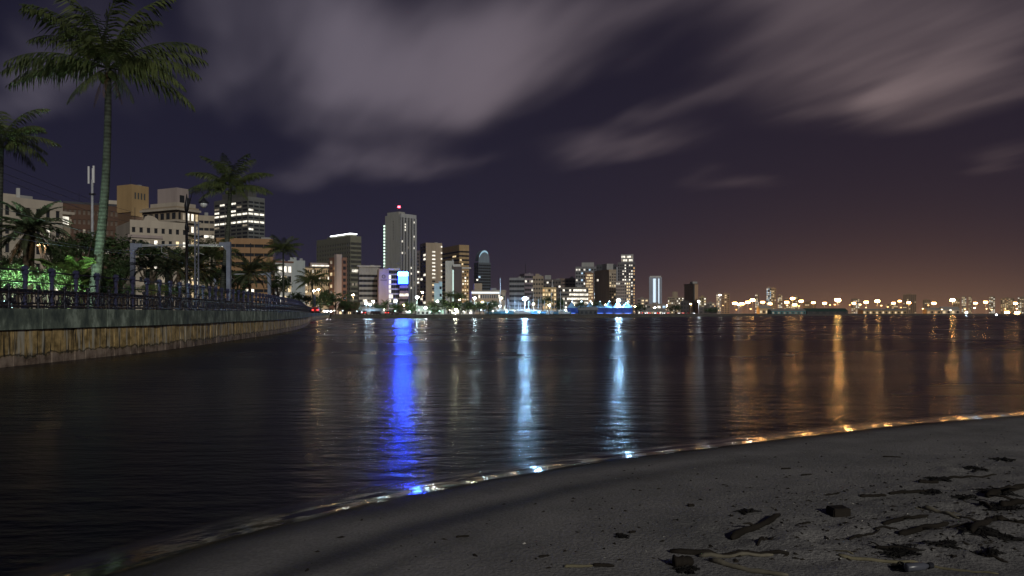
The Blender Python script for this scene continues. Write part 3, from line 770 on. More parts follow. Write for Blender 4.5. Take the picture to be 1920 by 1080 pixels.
b = Bld('ribbed_tower', 'tallest tower, blank pale end wall and a ribbed face, red beacon above', 722, 750, 778, 402, 850, 42, wall_mat((.40, .40, .36)))
RIB = wall_mat((.42, .43, .44))
b.facade('R', 30, 5, z0=8, z1=b.H*.95, ww=.72, wh=.66, p=.05, kinds='wwd', band=wall_mat((.15, .15, .15)), pmat=RIB, proud=.6)
for k in range(6): b.part('rib', RIB, (b.W*(k/5.0)-.75+(.75 if k == 0 else 0)-(.75 if k == 5 else 0), b.W*(k/5.0)+.75, -1.9, -.85, 6, b.H*.97))
b.part('top_band', RIB, (-.2, b.W+.4, -1.9, 0, b.H*.97+.01, b.H+1.0))
for k in range(7): b.part('vent', DARKW, (-.14, -.02, b.D*.42, b.D*.42+1.1, b.H*.93-k*3.1, b.H*.93-k*3.1+1.2))
for k in range(19):
    zz = b.H*.90-k*3.35
    b.part('landing_slab', WHITEW, (-1.2, 2, b.D+.0, b.D+2.2, zz-1.6, zz-1.35)); b.part('landing_light', mat_emit('landing_green', (.72, 1.0, .80), 1.8), (-.5, .6, b.D+.2, b.D+2.0, zz-1.1, zz+.7))
b.part('roof_house', wall_mat((.40, .40, .36)), (1, b.W*.45, 3, b.D*.9, b.H, b.H+3.4)); b.part('aerial', DARKM, (4, 4.4, 6, 6.4, b.H+3.4, b.H+8))
b.part('beacon', mat_emit('red_beacon', (1, .06, .10), 14), (3.2, 5.2, 5.2, 7.2, b.H+8, b.H+9.8)); b.done()
b = Bld('office_building', 'dim brown block just behind the ribbed tower', 776, 776, 792, 470, 900, 0, wall_mat((.17, .14, .13)), depth=20)
b.facade('R', 17, 3, ww=.7, wh=.5, p=.22, kinds='wwd'); b.done()
b = Bld('slab_tower', 'tan slab tower with one lit column of windows and an edge of lamps', 788, 799, 829, 455, 740, 16, wall_mat((.42, .34, .25)))
b.facade('R', 17, 1, z1=b.H*.9, u0=b.W*.36, u1=b.W*.58, ww=.9, wh=.4, lit=lambda r, c: 'w' if r > 8 else 'y' if r % 2 else None); b.facade('L', 17, 2, ww=.8, wh=.55, p=.12)
for k in range(13): b.part('edge_lamp', LIT['w'], (b.W-1.2, b.W-.2, -.9, -.05, b.H-4-k*5.6, b.H-2.8-k*5.6))
b.done()
b = Bld('banded_tower', 'golden brown tower with dark wrap-around window bands', 829, 862, 879, 459, 760, 24, wall_mat((.42, .30, .16)))
for f_ in 'RL': b.facade(f_, 15, 5, z0=2, z1=b.H*.93, ww=.99, wh=.42, p=.02, proud=.7, pier=False, kinds='y')
b.done()
b = Bld('white_slab', 'narrow white slab with a bright lit edge', 835, 835, 851, 489, 530, 0, wall_mat((.55, .57, .54)), depth=10)
b.part('lit_edge', mat_emit('cool_strip', (.75, 1.0, .92), .95), (b.W-.9, b.W-.1, -.12, -.02, 3, b.H-6)); b.done()
b = Bld('dark_slab', 'dark windowless slab with a white roof box beside the narrow white slab', 851, 851, 866, 500, 528, 0, wall_mat((.12, .105, .11)), depth=11)
b.part('roof_box', WHITEW, (-.5, b.W*.85, -.4, 6, b.H, b.H+1.6)); b.done()
b = Bld('apartment_building', 'slim golden apartment stack with a light on every floor', 866, 866, 879, 504, 532, 0, GOLD, depth=12)
b.facade('R', 14, 3, ww=.6, wh=.5, p=.42, kinds='yyow'); b.part('roof_bar', WHITEW, (-1.5, b.W+1.5, -.8, 5, b.H, b.H+1)); b.done()
b = Bld('cyan_lit_block', 'small pale block washed in cyan light', 814, 814, 829, 531, 482, 0, wall_mat((.40, .62, .64)), depth=9)  # cyan light put into the wall colour, no lamp here
b.facade('R', 4, 1, u0=b.W*.62, ww=.7, wh=.4, p=0); b.part('roof_box', WHITEW, (b.W*.55, b.W, 1, 5, b.H, b.H+1.2)); b.done()
b = Bld('glass_tower', 'dark glass tower with a curved blue lit crown', 889, 897, 920, 492, 820, 22, wall_mat((.11, .13, .15)))
b.facade('R', 17, 6, ww=.97, wh=.6, p=.03, kinds='wb', proud=.15); b.facade('L', 17, 2, ww=.9, wh=.6, p=.04, proud=.15)
cr = MB(); n = 12; pr = []
for i in range(n+1):
    a = math.pi*i/n; pr.append((b.W*(.46-.44*math.cos(a)), b.H+13.0*math.sin(a*.86+.12)))
for (xa, za), (xb, zb) in zip(pr, pr[1:]):
    cr.quad((xa, .2, b.H), (xb, .2, b.H), (xb, .2, zb), (xa, .2, za)); cr.quad((xa, .2, za), (xb, .2, zb), (xb, b.D*.8, zb), (xa, b.D*.8, za))
cr.build('crown_shell', wall_mat((.20, .25, .30)), b.o)
cw_ = MB()
for (xa, za), (xb, zb) in list(zip(pr, pr[1:]))[2:9]: cw_.quad((xa, .12, za-2.3), (xb, .12, zb-2.3), (xb, .12, zb-.6), (xa, .12, za-.6))
cw_.build('crown_light', mat_emit('crown_blue', (.45, .80, 1.0), .6), b.o); b.done()
b = Bld('low_hotel', 'low building with a lit verandah strip under the glass tower', 884, 884, 942, 545, 430, 4, TANW, depth=12)
b.facade('R', 3, 14, ww=.6, wh=.5, p=.12, kinds='wwg', z1=b.H*.9)
b.part('upper_block', TANW, (b.W*.1, b.W*.35, 2, 9, b.H, b.H+4)); b.part('lit_verandah', mat_emit('verandah', (.85, .95, 1.0), 1.3), (0, b.W*.9, -.7, -.35, b.H*.88, b.H*.95)); b.done()
b = Bld('tan_house', 'small tan house behind the yacht masts', 930, 930, 948, 548, 480, 0, BEIGE, depth=10)
b.part('roof', TANW, (-.5, b.W+.5, -.5, 10.5, b.H, b.H+1)); b.facade('R', 2, 4, ww=.5, wh=.45, p=.1); b.done()
b = Bld('office_building', 'grey banded office behind the brightest blue-white lamp', 955, 955, 983, 521, 620, 0, wall_mat((.26, .27, .29)), depth=16)
b.facade('R', 7, 6, ww=.98, wh=.5, p=.0, lit=lambda r, c: 'w' if r == 0 and c != 2 else None, pier=False); b.done()
b = Bld('office_building', 'dull purple office stepping up behind the grey banded one', 975, 984, 1000, 513, 660, 25, PURP)
b.facade('R', 9, 4, ww=.9, wh=.5, p=.05, kinds='dw'); b.facade('L', 9, 2, ww=.9, wh=.5, p=.05); b.part('mast', DARKM, (1, 1.3, 1, 1.3, b.H, b.H+8)); b.done()
b = Bld('office_building', 'tan office with small dark windows in the middle of the skyline', 999, 999, 1019, 518, 610, 0, TANW, depth=14)
b.facade('R', 8, 4, ww=.6, wh=.4, lit=lambda r, c: 'w' if r == 0 else None); b.part('roof_house', TANW, (2, 5, 2, 6, b.H, b.H+2)); b.done()
b = Bld('office_building', 'dark brown block with a pale roof house beside the tan office', 1018, 1018, 1052, 524, 640, 0, wall_mat((.13, .115, .11)), depth=14)
b.facade('R', 8, 6, ww=.6, wh=.45, p=.07); b.part('roof_house', GREYW, (b.W*.1, b.W*.45, 2, 8, b.H, b.H+3.5)); b.done()
b = Bld('apartment_building', 'golden lit apartment block with balconies in front of the dark brown block', 1017, 1017, 1043, 539, 520, 0, wall_mat((.46, .36, .20)), depth=12)
b.facade('R', 6, 5, ww=.7, wh=.55, p=.5, kinds='yyyo', proud=.6); b.part('flagpole', WHITEP, (b.W*.7, b.W*.7+.25, 1, 1.25, b.H, b.H+5)); b.done()
b = Bld('office_building', 'brown stepped office rising behind the bright banded one', 1047, 1047, 1080, 522, 680, 0, wall_mat((.21, .16, .13)), depth=16)
b.facade('R', 10, 5, ww=.8, wh=.4, p=.03); b.part('lower_step', wall_mat((.20, .15, .12)), (b.W, b.W*1.3, 0, 14, 0, b.H*.72)); b.done()
b = Bld('office_building', 'broad office with bright lit window bands on every floor', 1051, 1051, 1103, 539, 540, 0, wall_mat((.20, .19, .17)), depth=14)
b.facade('R', 6, 13, ww=.92, wh=.5, lit=lambda r, c: ('w' if b.rnd.random() < (.92 if c > 3 else .45) else None) if r > 1 else ('w' if b.rnd.random() < .45 else None)); b.done()
b = Bld('apartment_tower', 'grey tower with scattered lit windows and a pale top', 1079, 1079, 1118, 500, 660, 0, wall_mat((.21, .21, .22)), depth=16)
b.facade('R', 13, 8, ww=.6, wh=.5, p=.16, kinds='wwb'); b.part('roof_house', GREYW, (b.W*.3, b.W*.9, 2, 9, b.H, b.H+3.5)); b.done()
b = Bld('apartment_building', 'narrow golden stack of lit flats in a brown frame', 1097, 1097, 1113, 511, 560, 0, wall_mat((.26, .16, .10)), depth=10)
b.facade('R', 14, 5, ww=.75, wh=.6, p=.72, kinds='yyyd', u0=.6, u1=b.W-.6); b.done()
b = Bld('blank_tower', 'beige tower with a blank broad face and one lit window', 1115, 1142, 1155, 509, 580, 25, wall_mat((.36, .30, .23)))
b.pane('L', 2.6, 1.5, LIT['w'], b.D*.78, b.H*.82, out=.05); b.facade('R', 14, 3, ww=.6, wh=.5, p=.2, kinds='yd'); b.part('roof_terrace', TANW, (-.4, b.W, -.4, b.D, b.H, b.H+1.4)); b.part('roof_house', GREYW, (1, 6, 6, 14, b.H+1.4, b.H+6)); b.done()
b = Bld('dark_tower', 'unlit dark tower behind the beige blank one', 1118, 1118, 1156, 496, 760, 0, wall_mat((.07, .07, .08)), depth=16)
b.facade('R', 14, 7, ww=.6, wh=.5, p=.02); b.done()
b = Bld('apartment_tower', 'tall dark residential tower with rows of lit flats and a lit crown', 1158, 1158, 1191, 492, 700, 0, wall_mat((.15, .14, .15)), depth=15)
b.facade('R', 17, 8, ww=.55, wh=.5, lit=lambda r, c: ('w' if c in (2, 3, 5, 6) and b.rnd.random() < .78 else ('o' if c == 7 and b.rnd.random() < .75 else None)) if r > 4 else ('o' if c == 7 else ('w' if b.rnd.random() < .15 else None)))
b.part('crown_drum', GREYW, (b.W*.2, b.W*.9, 1, 11, b.H, b.H+7)); 
for k in range(2):
    for q in range(6): b.part('crown_window', LIT['w' if (k+q) % 3 else 'd'], (b.W*(.22+.11*q), b.W*(.22+.11*q)+1.3, .9, .99, b.H+1+3*k, b.H+2.7+3*k))
b.part('left_fin', wall_mat((.40, .41, .44)), (-.9, 0, -.5, 12, 0, b.H-4)); b.done()
b = Bld('apartment_building', 'rounded mid-rise with white roof lights and a warm lit edge', 1155, 1155, 1182, 527, 560, 0, wall_mat((.27, .24, .23)), depth=12)
b.facade('R', 10, 7, ww=.6, wh=.5, lit=lambda r, c: 'y' if c >= 5 and b.rnd.random() < .8 else ('w' if r > 8 and b.rnd.random() < .6 else None)); b.done()
b = Bld('white_tower', 'lone pale blue tower with two glowing vertical strips', 1217, 1217, 1241, 520, 1150, 0, wall_mat((.42, .46, .55)), depth=18)
STRIP = mat_emit('tower_strip', (.70, .87, 1.0), 1.15)
b.part('light_strip', STRIP, (b.W*.32, b.W*.52, -.7, -.4, 4, b.H-2)); b.part('light_strip', STRIP, (b.W*.72, b.W*.80, -.7, -.4, 4, b.H-2))
for k in range(9): b.part('pilaster', wall_mat((.44, .48, .57)), (b.W*k/9+.3, b.W*k/9+.9, -.4, 0, 0, b.H))
b.part('roof_rim', WHITEW, (1, b.W-1, 1, 16, b.H, b.H+2)); b.done()
b = Bld('apartment_building', 'stepped pale flats between the pale blue tower and the brown tower', 1252, 1252, 1282, 557, 1050, 0, TANW, depth=14)
b.facade('R', 7, 9, ww=.6, wh=.5, p=.3, kinds='wyd'); b.part('upper_step', TANW, (b.W*.3, b.W*.62, 1, 12, b.H, b.H+7)); b.done()
b = Bld('brown_tower', 'plain brown slab tower with a dark vertical groove', 1283, 1301, 1309, 533, 1080, 26, wall_mat((.46, .30, .19)))
b.part('groove', DARKW, (-.4, .0, -.0, 1.6, 0, b.H), (0, 1.2, -.4, 0, 0, b.H)); b.part('cornice', wall_mat((.2, .14, .1)), (-.6, b.W+.6, -.8, b.D+.6, b.H, b.H+1)); b.part('roof_house', GREYW, (2, 9, 8, 16, b.H+1, b.H+4)); b.done()
for q in [('small warm lit flats just past the brown tower', 1311, 1324, 557, 1060, (.42, .33, .18), .35, 'yw'), ('pale flats topped by one white roof lamp', 1343, 1352, 551, 1300, (.40, .36, .32), .3, 'wy'),
          ('dim tan block beside the flats with a roof lamp', 1353, 1368, 551, 1320, (.30, .22, .15), .1, 'y'), ('small lit tower among the first orange port lamps', 1416, 1423, 551, 1500, (.28, .22, .18), .35, 'yw'),
          ('tall white lit tower amid the orange port lamps', 1437, 1446, 539, 1550, (.38, .33, .28), .5, 'wb'), ('golden half of the tall pair amid the orange port lamps', 1446, 1455, 540, 1540, (.45, .33, .20), .2, 'y'),
          ('stubby lit flats right of the tall pair', 1458, 1467, 553, 1560, (.32, .25, .18), .3, 'yw'), ('low lit flats right of the stubby ones', 1470, 1482, 560, 1560, (.32, .25, .18), .3, 'y'),
          ('slim flats with white windows standing past the widest lamp gap', 1803, 1812, 556, 1900, (.34, .28, .22), .4, 'wy'), ('thin flats beside the slim white-windowed ones', 1816, 1822, 556, 1920, (.30, .24, .18), .3, 'y'),
          ('broad warm block under the double lamp', 1787, 1800, 560, 1880, (.42, .30, .18), .12, 'y'), ('lit flats before the last pair of lamps', 1854, 1866, 556, 1950, (.36, .28, .19), .35, 'yw'),
          ('wide warm flats near the picture edge lamps', 1876, 1902, 559, 1980, (.36, .27, .18), .3, 'yo'), ('cut-off lit flats at the far end of the port', 1908, 1935, 557, 2000, (.36, .28, .2), .35, 'yw'),
          ('dim warm tower behind the lamp pair in mid port', 1693, 1718, 552, 2100, (.34, .24, .16), .06, 'y'), ('low warm warehouse flats in mid port', 1730, 1744, 562, 2000, (.34, .25, .17), .1, 'y'),
          ('low dim flats beside the biggest port lamp', 1596, 1612, 560, 2000, (.30, .22, .16), .3, 'yw'), ('faint low block under the lamp pair', 1660, 1684, 570, 1900, (.32, .24, .17), .3, 'yo'),
          ('low crowded flats below the pale blue tower', 1194, 1216, 560, 900, (.26, .22, .20), .3, 'ywo'), ('low lit shops below the pale blue tower', 1212, 1250, 571, 760, (.30, .26, .24), .4, 'wyb'),
          ('flat dark shed in front of the brown tower', 1276, 1292, 565, 800, (.08, .07, .07), .02, 'w'), ('long dim shed right of the brown tower', 1310, 1345, 576, 800, (.12, .10, .09), .05, 'y'),
          ('small offices before the first port lamps', 1325, 1340, 568, 1000, (.30, .27, .24), .3, 'yw'), ('low block behind the dense lamps', 1482, 1500, 556, 1580, (.30, .24, .18), .3, 'y'), ('brown shed roof beyond the teal shed', 1505, 1530, 566, 1600, (.26, .18, .12), .1, 'y')]:
    b = Bld('city_block', q[0], q[1], q[1], q[2], q[3], q[4], 0, wall_mat(q[5]), depth=20)
    fh = 3.4; b.facade('R', max(2, int(b.H/fh)), max(3, int(b.W/4)), ww=.6, wh=.5, p=q[6], kinds=q[7]); b.part('roof_house', wall_mat(q[5]), (b.W*.3, b.W*.6, 2, 8, b.H, b.H+2)); b.done()
# ================================================================== TREES AND PLANTS
def leaf_mat(name, c, var=.45, trans=.25):
    if name in MATS: return MATS[name]
    mt, nt, N, L, P = nodes_of(name)
    ge = N.new('ShaderNodeNewGeometry'); oi = N.new('ShaderNodeObjectInfo')
    no = N.new('ShaderNodeTexNoise'); no.inputs['Scale'].default_value = 1.7; no.inputs['Detail'].default_value = 4; L.new(ge.outputs['Position'], no.inputs['Vector'])
    ad = N.new('ShaderNodeMath'); ad.operation = 'MULTIPLY_ADD'; L.new(oi.outputs['Random'], ad.inputs[0]); ad.inputs[1].default_value = .25; L.new(no.outputs[0], ad.inputs[2])
    cr = N.new('ShaderNodeValToRGB'); e = cr.color_ramp.elements
    e[0].position = .38; e[0].color = (c[0]*(1-var), c[1]*(1-var), c[2]*(1-var), 1); e[1].position = .85; e[1].color = (min(1, c[0]*(1+var)*1.15), min(1, c[1]*(1+var)), c[2]*(1+var*.6), 1)
    L.new(ad.outputs[0], cr.inputs[0]); L.new(cr.outputs[0], P.inputs['Base Color'])
    P.inputs['Roughness'].default_value = .55; P.inputs['Specular IOR Level'].default_value = .35
    tr = N.new('ShaderNodeBsdfTranslucent'); L.new(cr.outputs[0], tr.inputs[0]); mx = N.new('ShaderNodeMixShader'); mx.inputs[0].default_value = trans
    L.new(P.outputs[0], mx.inputs[1]); L.new(tr.outputs[0], mx.inputs[2]); L.new(mx.outputs[0], N['Material Output'].inputs[0])
    MATS[name] = mt; return mt
PALM = leaf_mat('coconut_leaf', (.075, .105, .040)); DATE = leaf_mat('date_leaf', (.060, .080, .045)); BROAD = leaf_mat('broad_leaf', (.050, .090, .035)); HEDGE = leaf_mat('hedge_leaf', (.075, .13, .050))
BANANA = leaf_mat('banana_leaf', (.085, .15, .040)); DRY = leaf_mat('dry_frond', (.15, .10, .05))
def bark_mat(name, c, rings):
    mt, nt, N, L, P = nodes_of(name)
    tc = N.new('ShaderNodeTexCoord'); sp = N.new('ShaderNodeSeparateXYZ'); L.new(tc.outputs['Object'], sp.inputs[0])
    no = N.new('ShaderNodeTexNoise'); no.inputs['Scale'].default_value = 3; no.inputs['Detail'].default_value = 6; L.new(tc.outputs['Object'], no.inputs['Vector'])
    a = N.new('ShaderNodeMath'); a.operation = 'MULTIPLY_ADD'; L.new(sp.outputs[2], a.inputs[0]); a.inputs[1].default_value = rings; L.new(no.outputs[0], a.inputs[2])
    s = N.new('ShaderNodeMath'); s.operation = 'SINE'; L.new(a.outputs[0], s.inputs[0])
    m2 = N.new('ShaderNodeMath'); m2.operation = 'MULTIPLY_ADD'; L.new(s.outputs[0], m2.inputs[0]); m2.inputs[1].default_value = .12; L.new(no.outputs[0], m2.inputs[2])
    cr = N.new('ShaderNodeValToRGB'); e = cr.color_ramp.elements; e[0].position = .3; e[0].color = (c[0]*.5, c[1]*.5, c[2]*.5, 1); e[1].position = .7; e[1].color = (c[0]*1.3, c[1]*1.3, c[2]*1.3, 1)
    L.new(m2.outputs[0], cr.inputs[0]); L.new(cr.outputs[0], P.inputs['Base Color']); P.inputs['Roughness'].default_value = .85; P.inputs['Specular IOR Level'].default_value = .15
    b = N.new('ShaderNodeBump'); b.inputs['Strength'].default_value = .8; b.inputs['Distance'].default_value = .04; L.new(m2.outputs[0], b.inputs['Height']); L.new(b.outputs[0], P.inputs['Normal'])
    return mt
PBARK = bark_mat('palm_bark', (.060, .066, .054), 34); DBARK = bark_mat('date_bark', (.10, .075, .05), 22); TBARK = bark_mat('tree_bark', (.10, .08, .06), 3)

def frond_mesh(name, L_, e0, droop, pairs, leaf, hang, wid, mat, seed, stem=.035, fwd=.55):
    """one palm frond along +X: arched midrib with two rows of leaflets"""
    r_ = random.Random(seed); m_ = MB(); n = 14; pts = []; x = z = 0.0; e = e0
    for i in range(n+1):
        pts.append(Vector((x, 0, z))); x += math.cos(e)*L_/n; z += math.sin(e)*L_/n; e -= droop/n*(.5+i/n)
    m_.tube(pts, [stem*(1-.85*i/n) for i in range(n+1)], 5)
    for k in range(pairs):
        s = .13+.86*k/(pairs-1); i = min(int(s*n), n-1); t = s*n-i; p = pts[i].lerp(pts[i+1], t); d = (pts[i+1]-pts[i]).normalized()
        ll = leaf*(math.sin(math.pi*min(1, .16+s*.80))**.7)*r_.uniform(.68, 1.15)
        for sd in (-1, 1):
            if r_.random() < .13: continue
            dirv = (d*(fwd+.5*s)+Vector((0, sd, 0))*r_.uniform(.75, 1.0)+Vector((0, 0, -hang*r_.uniform(.4, 1.0)))).normalized()
            d2 = (dirv+Vector((0, 0, -hang*r_.uniform(.6, 1.3)))).normalized()
            w = d*wid*.5
            a = p+d*r_.uniform(-.02, .02); b = a+dirv*ll*.5; c = b+d2*ll*.5
            j = len(m_.v); m_.v += [tuple(a-w*.6), tuple(a+w*.6), tuple(b+w), tuple(b-w), tuple(c)]
            m_.f += [(j, j+1, j+2, j+3), (j+3, j+2, j+4)]
    return m_.mesh(name, mat)
CO = [frond_mesh('frond', 4.6, R(70), R(75), 50, 1.2, .8, .08, PALM, 1), frond_mesh('frond', 4.7, R(42), R(70), 50, 1.25, .95, .08, PALM, 2), frond_mesh('frond', 4.6, R(20), R(62), 50, 1.2, 1.1, .08, PALM, 3),
      frond_mesh('frond', 4.3, R(-2), R(55), 46, 1.15, 1.3, .08, PALM, 4), frond_mesh('frond', 3.6, R(-25), R(45), 36, .9, 1.2, .07, PALM, 5), frond_mesh('frond', 3.2, R(-62), R(22), 26, .8, .9, .06, DRY, 6)]
DA = [frond_mesh('frond', 2.7, R(72), R(75), 44, .50, .25, .085, DATE, 11, .03, .9), frond_mesh('frond', 2.9, R(45), R(95), 46, .54, .3, .085, DATE, 12, .03, .9), frond_mesh('frond', 2.9, R(18), R(95), 46, .54, .3, .085, DATE, 13, .03, .9), frond_mesh('frond', 2.6, R(-12), R(70), 42, .5, .3, .085, DATE, 14, .03, .9), frond_mesh('frond', 2.3, R(-45), R(35), 30, .36, .2, .045, DRY, 15, .03, .9)]
coconut_me = MB().ball((0, 0, 0), .14, 8, 5, 1.25).mesh('coconut', mat_plain('coconut_husk', (.10, .12, .04), .6, .3, 8), True)
def palm(label, base, crown, r0, r1, rows, scale=1.0, lib=CO, bark=PBARK, bulge=1.25, name='palm_tree', seed=1, bend=(0, 0), nuts=0, extra=()):
    """base and crown are world points; rows = [(frond variant, count, azimuth offset)]"""
    r_ = random.Random(seed); base = Vector(base); crown = Vector(crown)
    o = empty(name, base, 0, label, 'palm tree', 'palms along the embankment' if base.y < 260 else 'palms on the far shore')
    rel = crown-base; n = 18; pts = []; rad = []
    for i in range(n+1):
        t = i/n; k = math.sin(math.pi*t)
        pts.append(Vector((rel.x*t+bend[0]*k, rel.y*t+bend[1]*k, rel.z*t))); rad.append((r0*(1-t)+r1*t)*(bulge if t < .03 else (1+(bulge-1)*max(0, .2-t)*4))*(1+.025*(i % 2)))
    MB().tube(pts, rad, 12).build('trunk', bark, o, True)
    for v, cnt, az in rows:
        for k in range(cnt):
            a = az+360.0*k/cnt+r_.uniform(-14, 14); s = scale*r_.uniform(.88, 1.08)
            f = inst('frond', lib[v], o, rel+Vector((0, 0, -.05)), (R(r_.uniform(-16, 16)), R(r_.uniform(-7, 7)), R(a)), (s, s, s)); f.rotation_mode = 'XYZ'
    for v, a, tilt, s in extra:
        inst('frond', lib[v], o, rel, (R(r_.uniform(-12, 12)), R(tilt), R(a)), (s*scale,)*3)
    for k in range(nuts):
        a = r_.uniform(0, 6.28); inst('coconut', coconut_me, o, rel+Vector((math.cos(a)*.34, math.sin(a)*.34, -.35-r_.uniform(0, .25))))
    return o
PZ = WT-.04
def pt(px, py, d): return at(px, py, d)
def gp(px, d, z=PZ): return Vector(((px-960)/F0*d, d, z))
# the tall palm in front, wind from the side: fronds placed one by one
palm('tall wind-blown coconut palm rising far above the railing', gp(172, 40), pt(203, 128, 40), .255, .14, [], 1.08, seed=3, bend=(.25, 0), nuts=9, extra=[
    (1, 168, -4, 1.0), (2, 178, 6, 1.08), (2, 190, 2, 1.02), (3, 186, -12, .95), (1, 150, -14, 1.05), (0, 140, 0, 1.1), (0, 185, -12, 1.08), (0, 205, 6, 1.0), (0, 100, 14, 1.0), (0, 60, -4, 1.0), (0, 350, -22, 1.02), (0, 20, -10, 1.05),
    (1, 12, 2, 1.0), (2, 4, -8, 1.0), (2, 352, 4, 1.02), (3, 10, 2, 1.0), (3, 345, -6, 1.0), (1, 320, 4, .95), (1, 285, 0, 1.0), (1, 250, 0, 1.0), (2, 225, 6, .95), (2, 300, 8, .9), (4, 200, 6, .7), (4, 330, 4, .72), (4, 265, 0, .7), (1, 70, 5, 1.0), (2, 110, 0, 1.0), (5, 185, 0, .6), (5, 350, 0, .55), (5, 255, 0, .5)])
palm('coconut palm swaying in front of the banded office tower', gp(412, 70), pt(432, 352, 70), .27, .15, [], .86, seed=8, bend=(.1, 0), nuts=5, extra=[
    (0, 120, -6, 1.0), (0, 60, -8, 1.0), (0, 200, -4, .95), (0, 330, -4, 1.0), (1, 160, -4, 1.0), (1, 190, 0, 1.0), (2, 178, 4, .95), (2, 195, 2, .9), (1, 20, -4, 1.0), (1, 345, 0, .95), (2, 5, 4, .95), (2, 350, 8, .9), (2, 240, 2, .9), (2, 295, 2, .9), (3, 215, 4, .8), (3, 325, 4, .8), (1, 265, -10, 1.0), (1, 100, 0, .9), (0, 270, -10, .9)])
palm('coconut palm cut by the picture edge beside the big palm', gp(-8, 46), pt(2, 262, 46), .26, .15, [(0, 4, 10), (1, 6, 0), (2, 7, 25), (3, 5, 5)], .72, seed=5, nuts=6)
palm('bushy date palm with a thick dark trunk behind the railing', gp(50, 41), pt(56, 432, 41), .25, .27, [(0, 9, 0), (1, 14, 8), (2, 16, 3), (3, 14, 11), (4, 10, 6)], .80, lib=DA, bark=DBARK, bulge=1.1, seed=6)
palm('slender coconut palm standing clear before the far offices', gp(532, 132), pt(531, 466, 132), .19, .12, [(0, 5, 10), (1, 7, 0), (2, 8, 25), (3, 6, 5)], .74, seed=9, nuts=4)
palm('dark palm in front of the warm floodlit office', gp(588, 235), pt(585, 527, 235), .3, .2, [(0, 6, 10), (1, 8, 0), (2, 9, 25), (3, 7, 5)], 1.25, seed=12)
palm('leaning feather palm glowing orange by the lattice pole', gp(366, 84), pt(367, 508, 84), .17, .15, [(0, 8, 10), (1, 12, 0), (2, 12, 25), (3, 8, 5)], 1.05, lib=DA, bark=DBARK, seed=13)
palm('low feather palm with orange underside past the white post', gp(468, 98), pt(468, 512, 98), .17, .14, [(0, 6, 10), (1, 9, 0), (2, 10, 25), (3, 8, 5)], 1.25, lib=DA, bark=DBARK, seed=14)
palm('feather palm between the lamp post and the first gantry', gp(333, 80), pt(335, 503, 80), .2, .15, [(0, 6, 10), (1, 9, 0), (2, 9, 25), (3, 7, 5)], 1.1, lib=DA, bark=DBARK, seed=15)
palm('dark palm top behind the lattice pole', gp(395, 110), pt(397, 480, 110), .2, .15, [(0, 6, 10), (1, 8, 0), (2, 9, 25), (3, 7, 5)], .95, seed=16)
palm('short silvery palm right of the first gantry post', gp(275, 62), pt(277, 505, 62), .16, .15, [(0, 5, 10), (1, 8, 0), (2, 8, 25)], .62, lib=DA, bark=PBARK, seed=17)
palm('short silvery palm nearest the lamp post', gp(312, 66), pt(313, 508, 66), .16, .15, [(0, 5, 30), (1, 8, 10), (2, 8, 5)], .58, lib=DA, bark=PBARK, seed=18)
palm('small palm in front of the low brown office', gp(505, 150), pt(503, 505, 150), .2, .15, [(0, 5, 30), (1, 7, 10), (2, 8, 5), (3, 5, 0)], .7, seed=19)
palm('floodlit green palm on the far shore', gp(723, 318, GZ), pt(723, 572, 318), .25, .2, [(0, 6, 10), (1, 9, 0), (2, 9, 25), (3, 6, 5)], 1.3, lib=DA, bark=DBARK, seed=20)
for k, (px, py, d, lb) in enumerate([(845, 555, 330, 'palm silhouetted against the narrow white slab'), (862, 557, 328, 'palm silhouetted against the dark slab'), (1017, 567, 372, 'first palm past the brightest lamp'), (1028, 563, 378, 'second palm past the brightest lamp'),
         (1088, 572, 388, 'palm before the blue marquee, nearer the boathouse'), (1118, 572, 392, 'palm before the blue marquee, beyond the boathouse'), (745, 578, 320, 'dim palm beside the floodlit green one'), (812, 575, 322, 'dim palm right of the two white lamps'), (900, 575, 322, 'palm under the lit verandah')]):
    palm(lb, gp(px, d, GZ), pt(px, py, d), .2, .15, [(0, 5, 30), (1, 7, 10), (2, 7, 5), (3, 5, 0)], .8, seed=30+k)

def crown_mesh(name, mat, R_, leaf, n, seed, flat=.8, clumps=26):
    r_ = random.Random(seed); m_ = MB(); cl = []
    for k in range(clumps):
        v = Vector((r_.gauss(0, 1), r_.gauss(0, 1), r_.gauss(0, 1))).normalized()*r_.uniform(.35, .95)
        cl.append((Vector((v.x*R_, v.y*R_, v.z*R_*flat)), R_*r_.uniform(.18, .42)))
    for i in range(n):
        c, cr_ = r_.choice(cl); v = Vector((r_.gauss(0, 1), r_.gauss(0, 1), r_.gauss(0, 1))).normalized()*cr_*r_.random()**.4
        p = c+v; nr = (v.normalized()+Vector((r_.uniform(-.7, .7), r_.uniform(-.7, .7), r_.uniform(-.2, .9)))).normalized()
        a = nr.orthogonal().normalized(); a = (Matrix.Rotation(r_.uniform(0, 6.28), 3, nr) @ a); b_ = nr.cross(a); s = leaf*r_.uniform(.6, 1.3)
        m_.quad(p-a*s, p-b_*s*.45, p+a*s, p+b_*s*.45)
    return m_.mesh(name, mat)
CROWN = [crown_mesh('crown', BROAD, 1.0, .062, 2600, 41), crown_mesh('crown', BROAD, 1.0, .062, 2600, 42, .7), crown_mesh('crown', BROAD, 1.0, .07, 2200, 43, .95, 18)]
CROWN_F = [crown_mesh('crown', BROAD, 1.0, .10, 900, 44), crown_mesh('crown', BROAD, 1.0, .10, 900, 45, .7)]
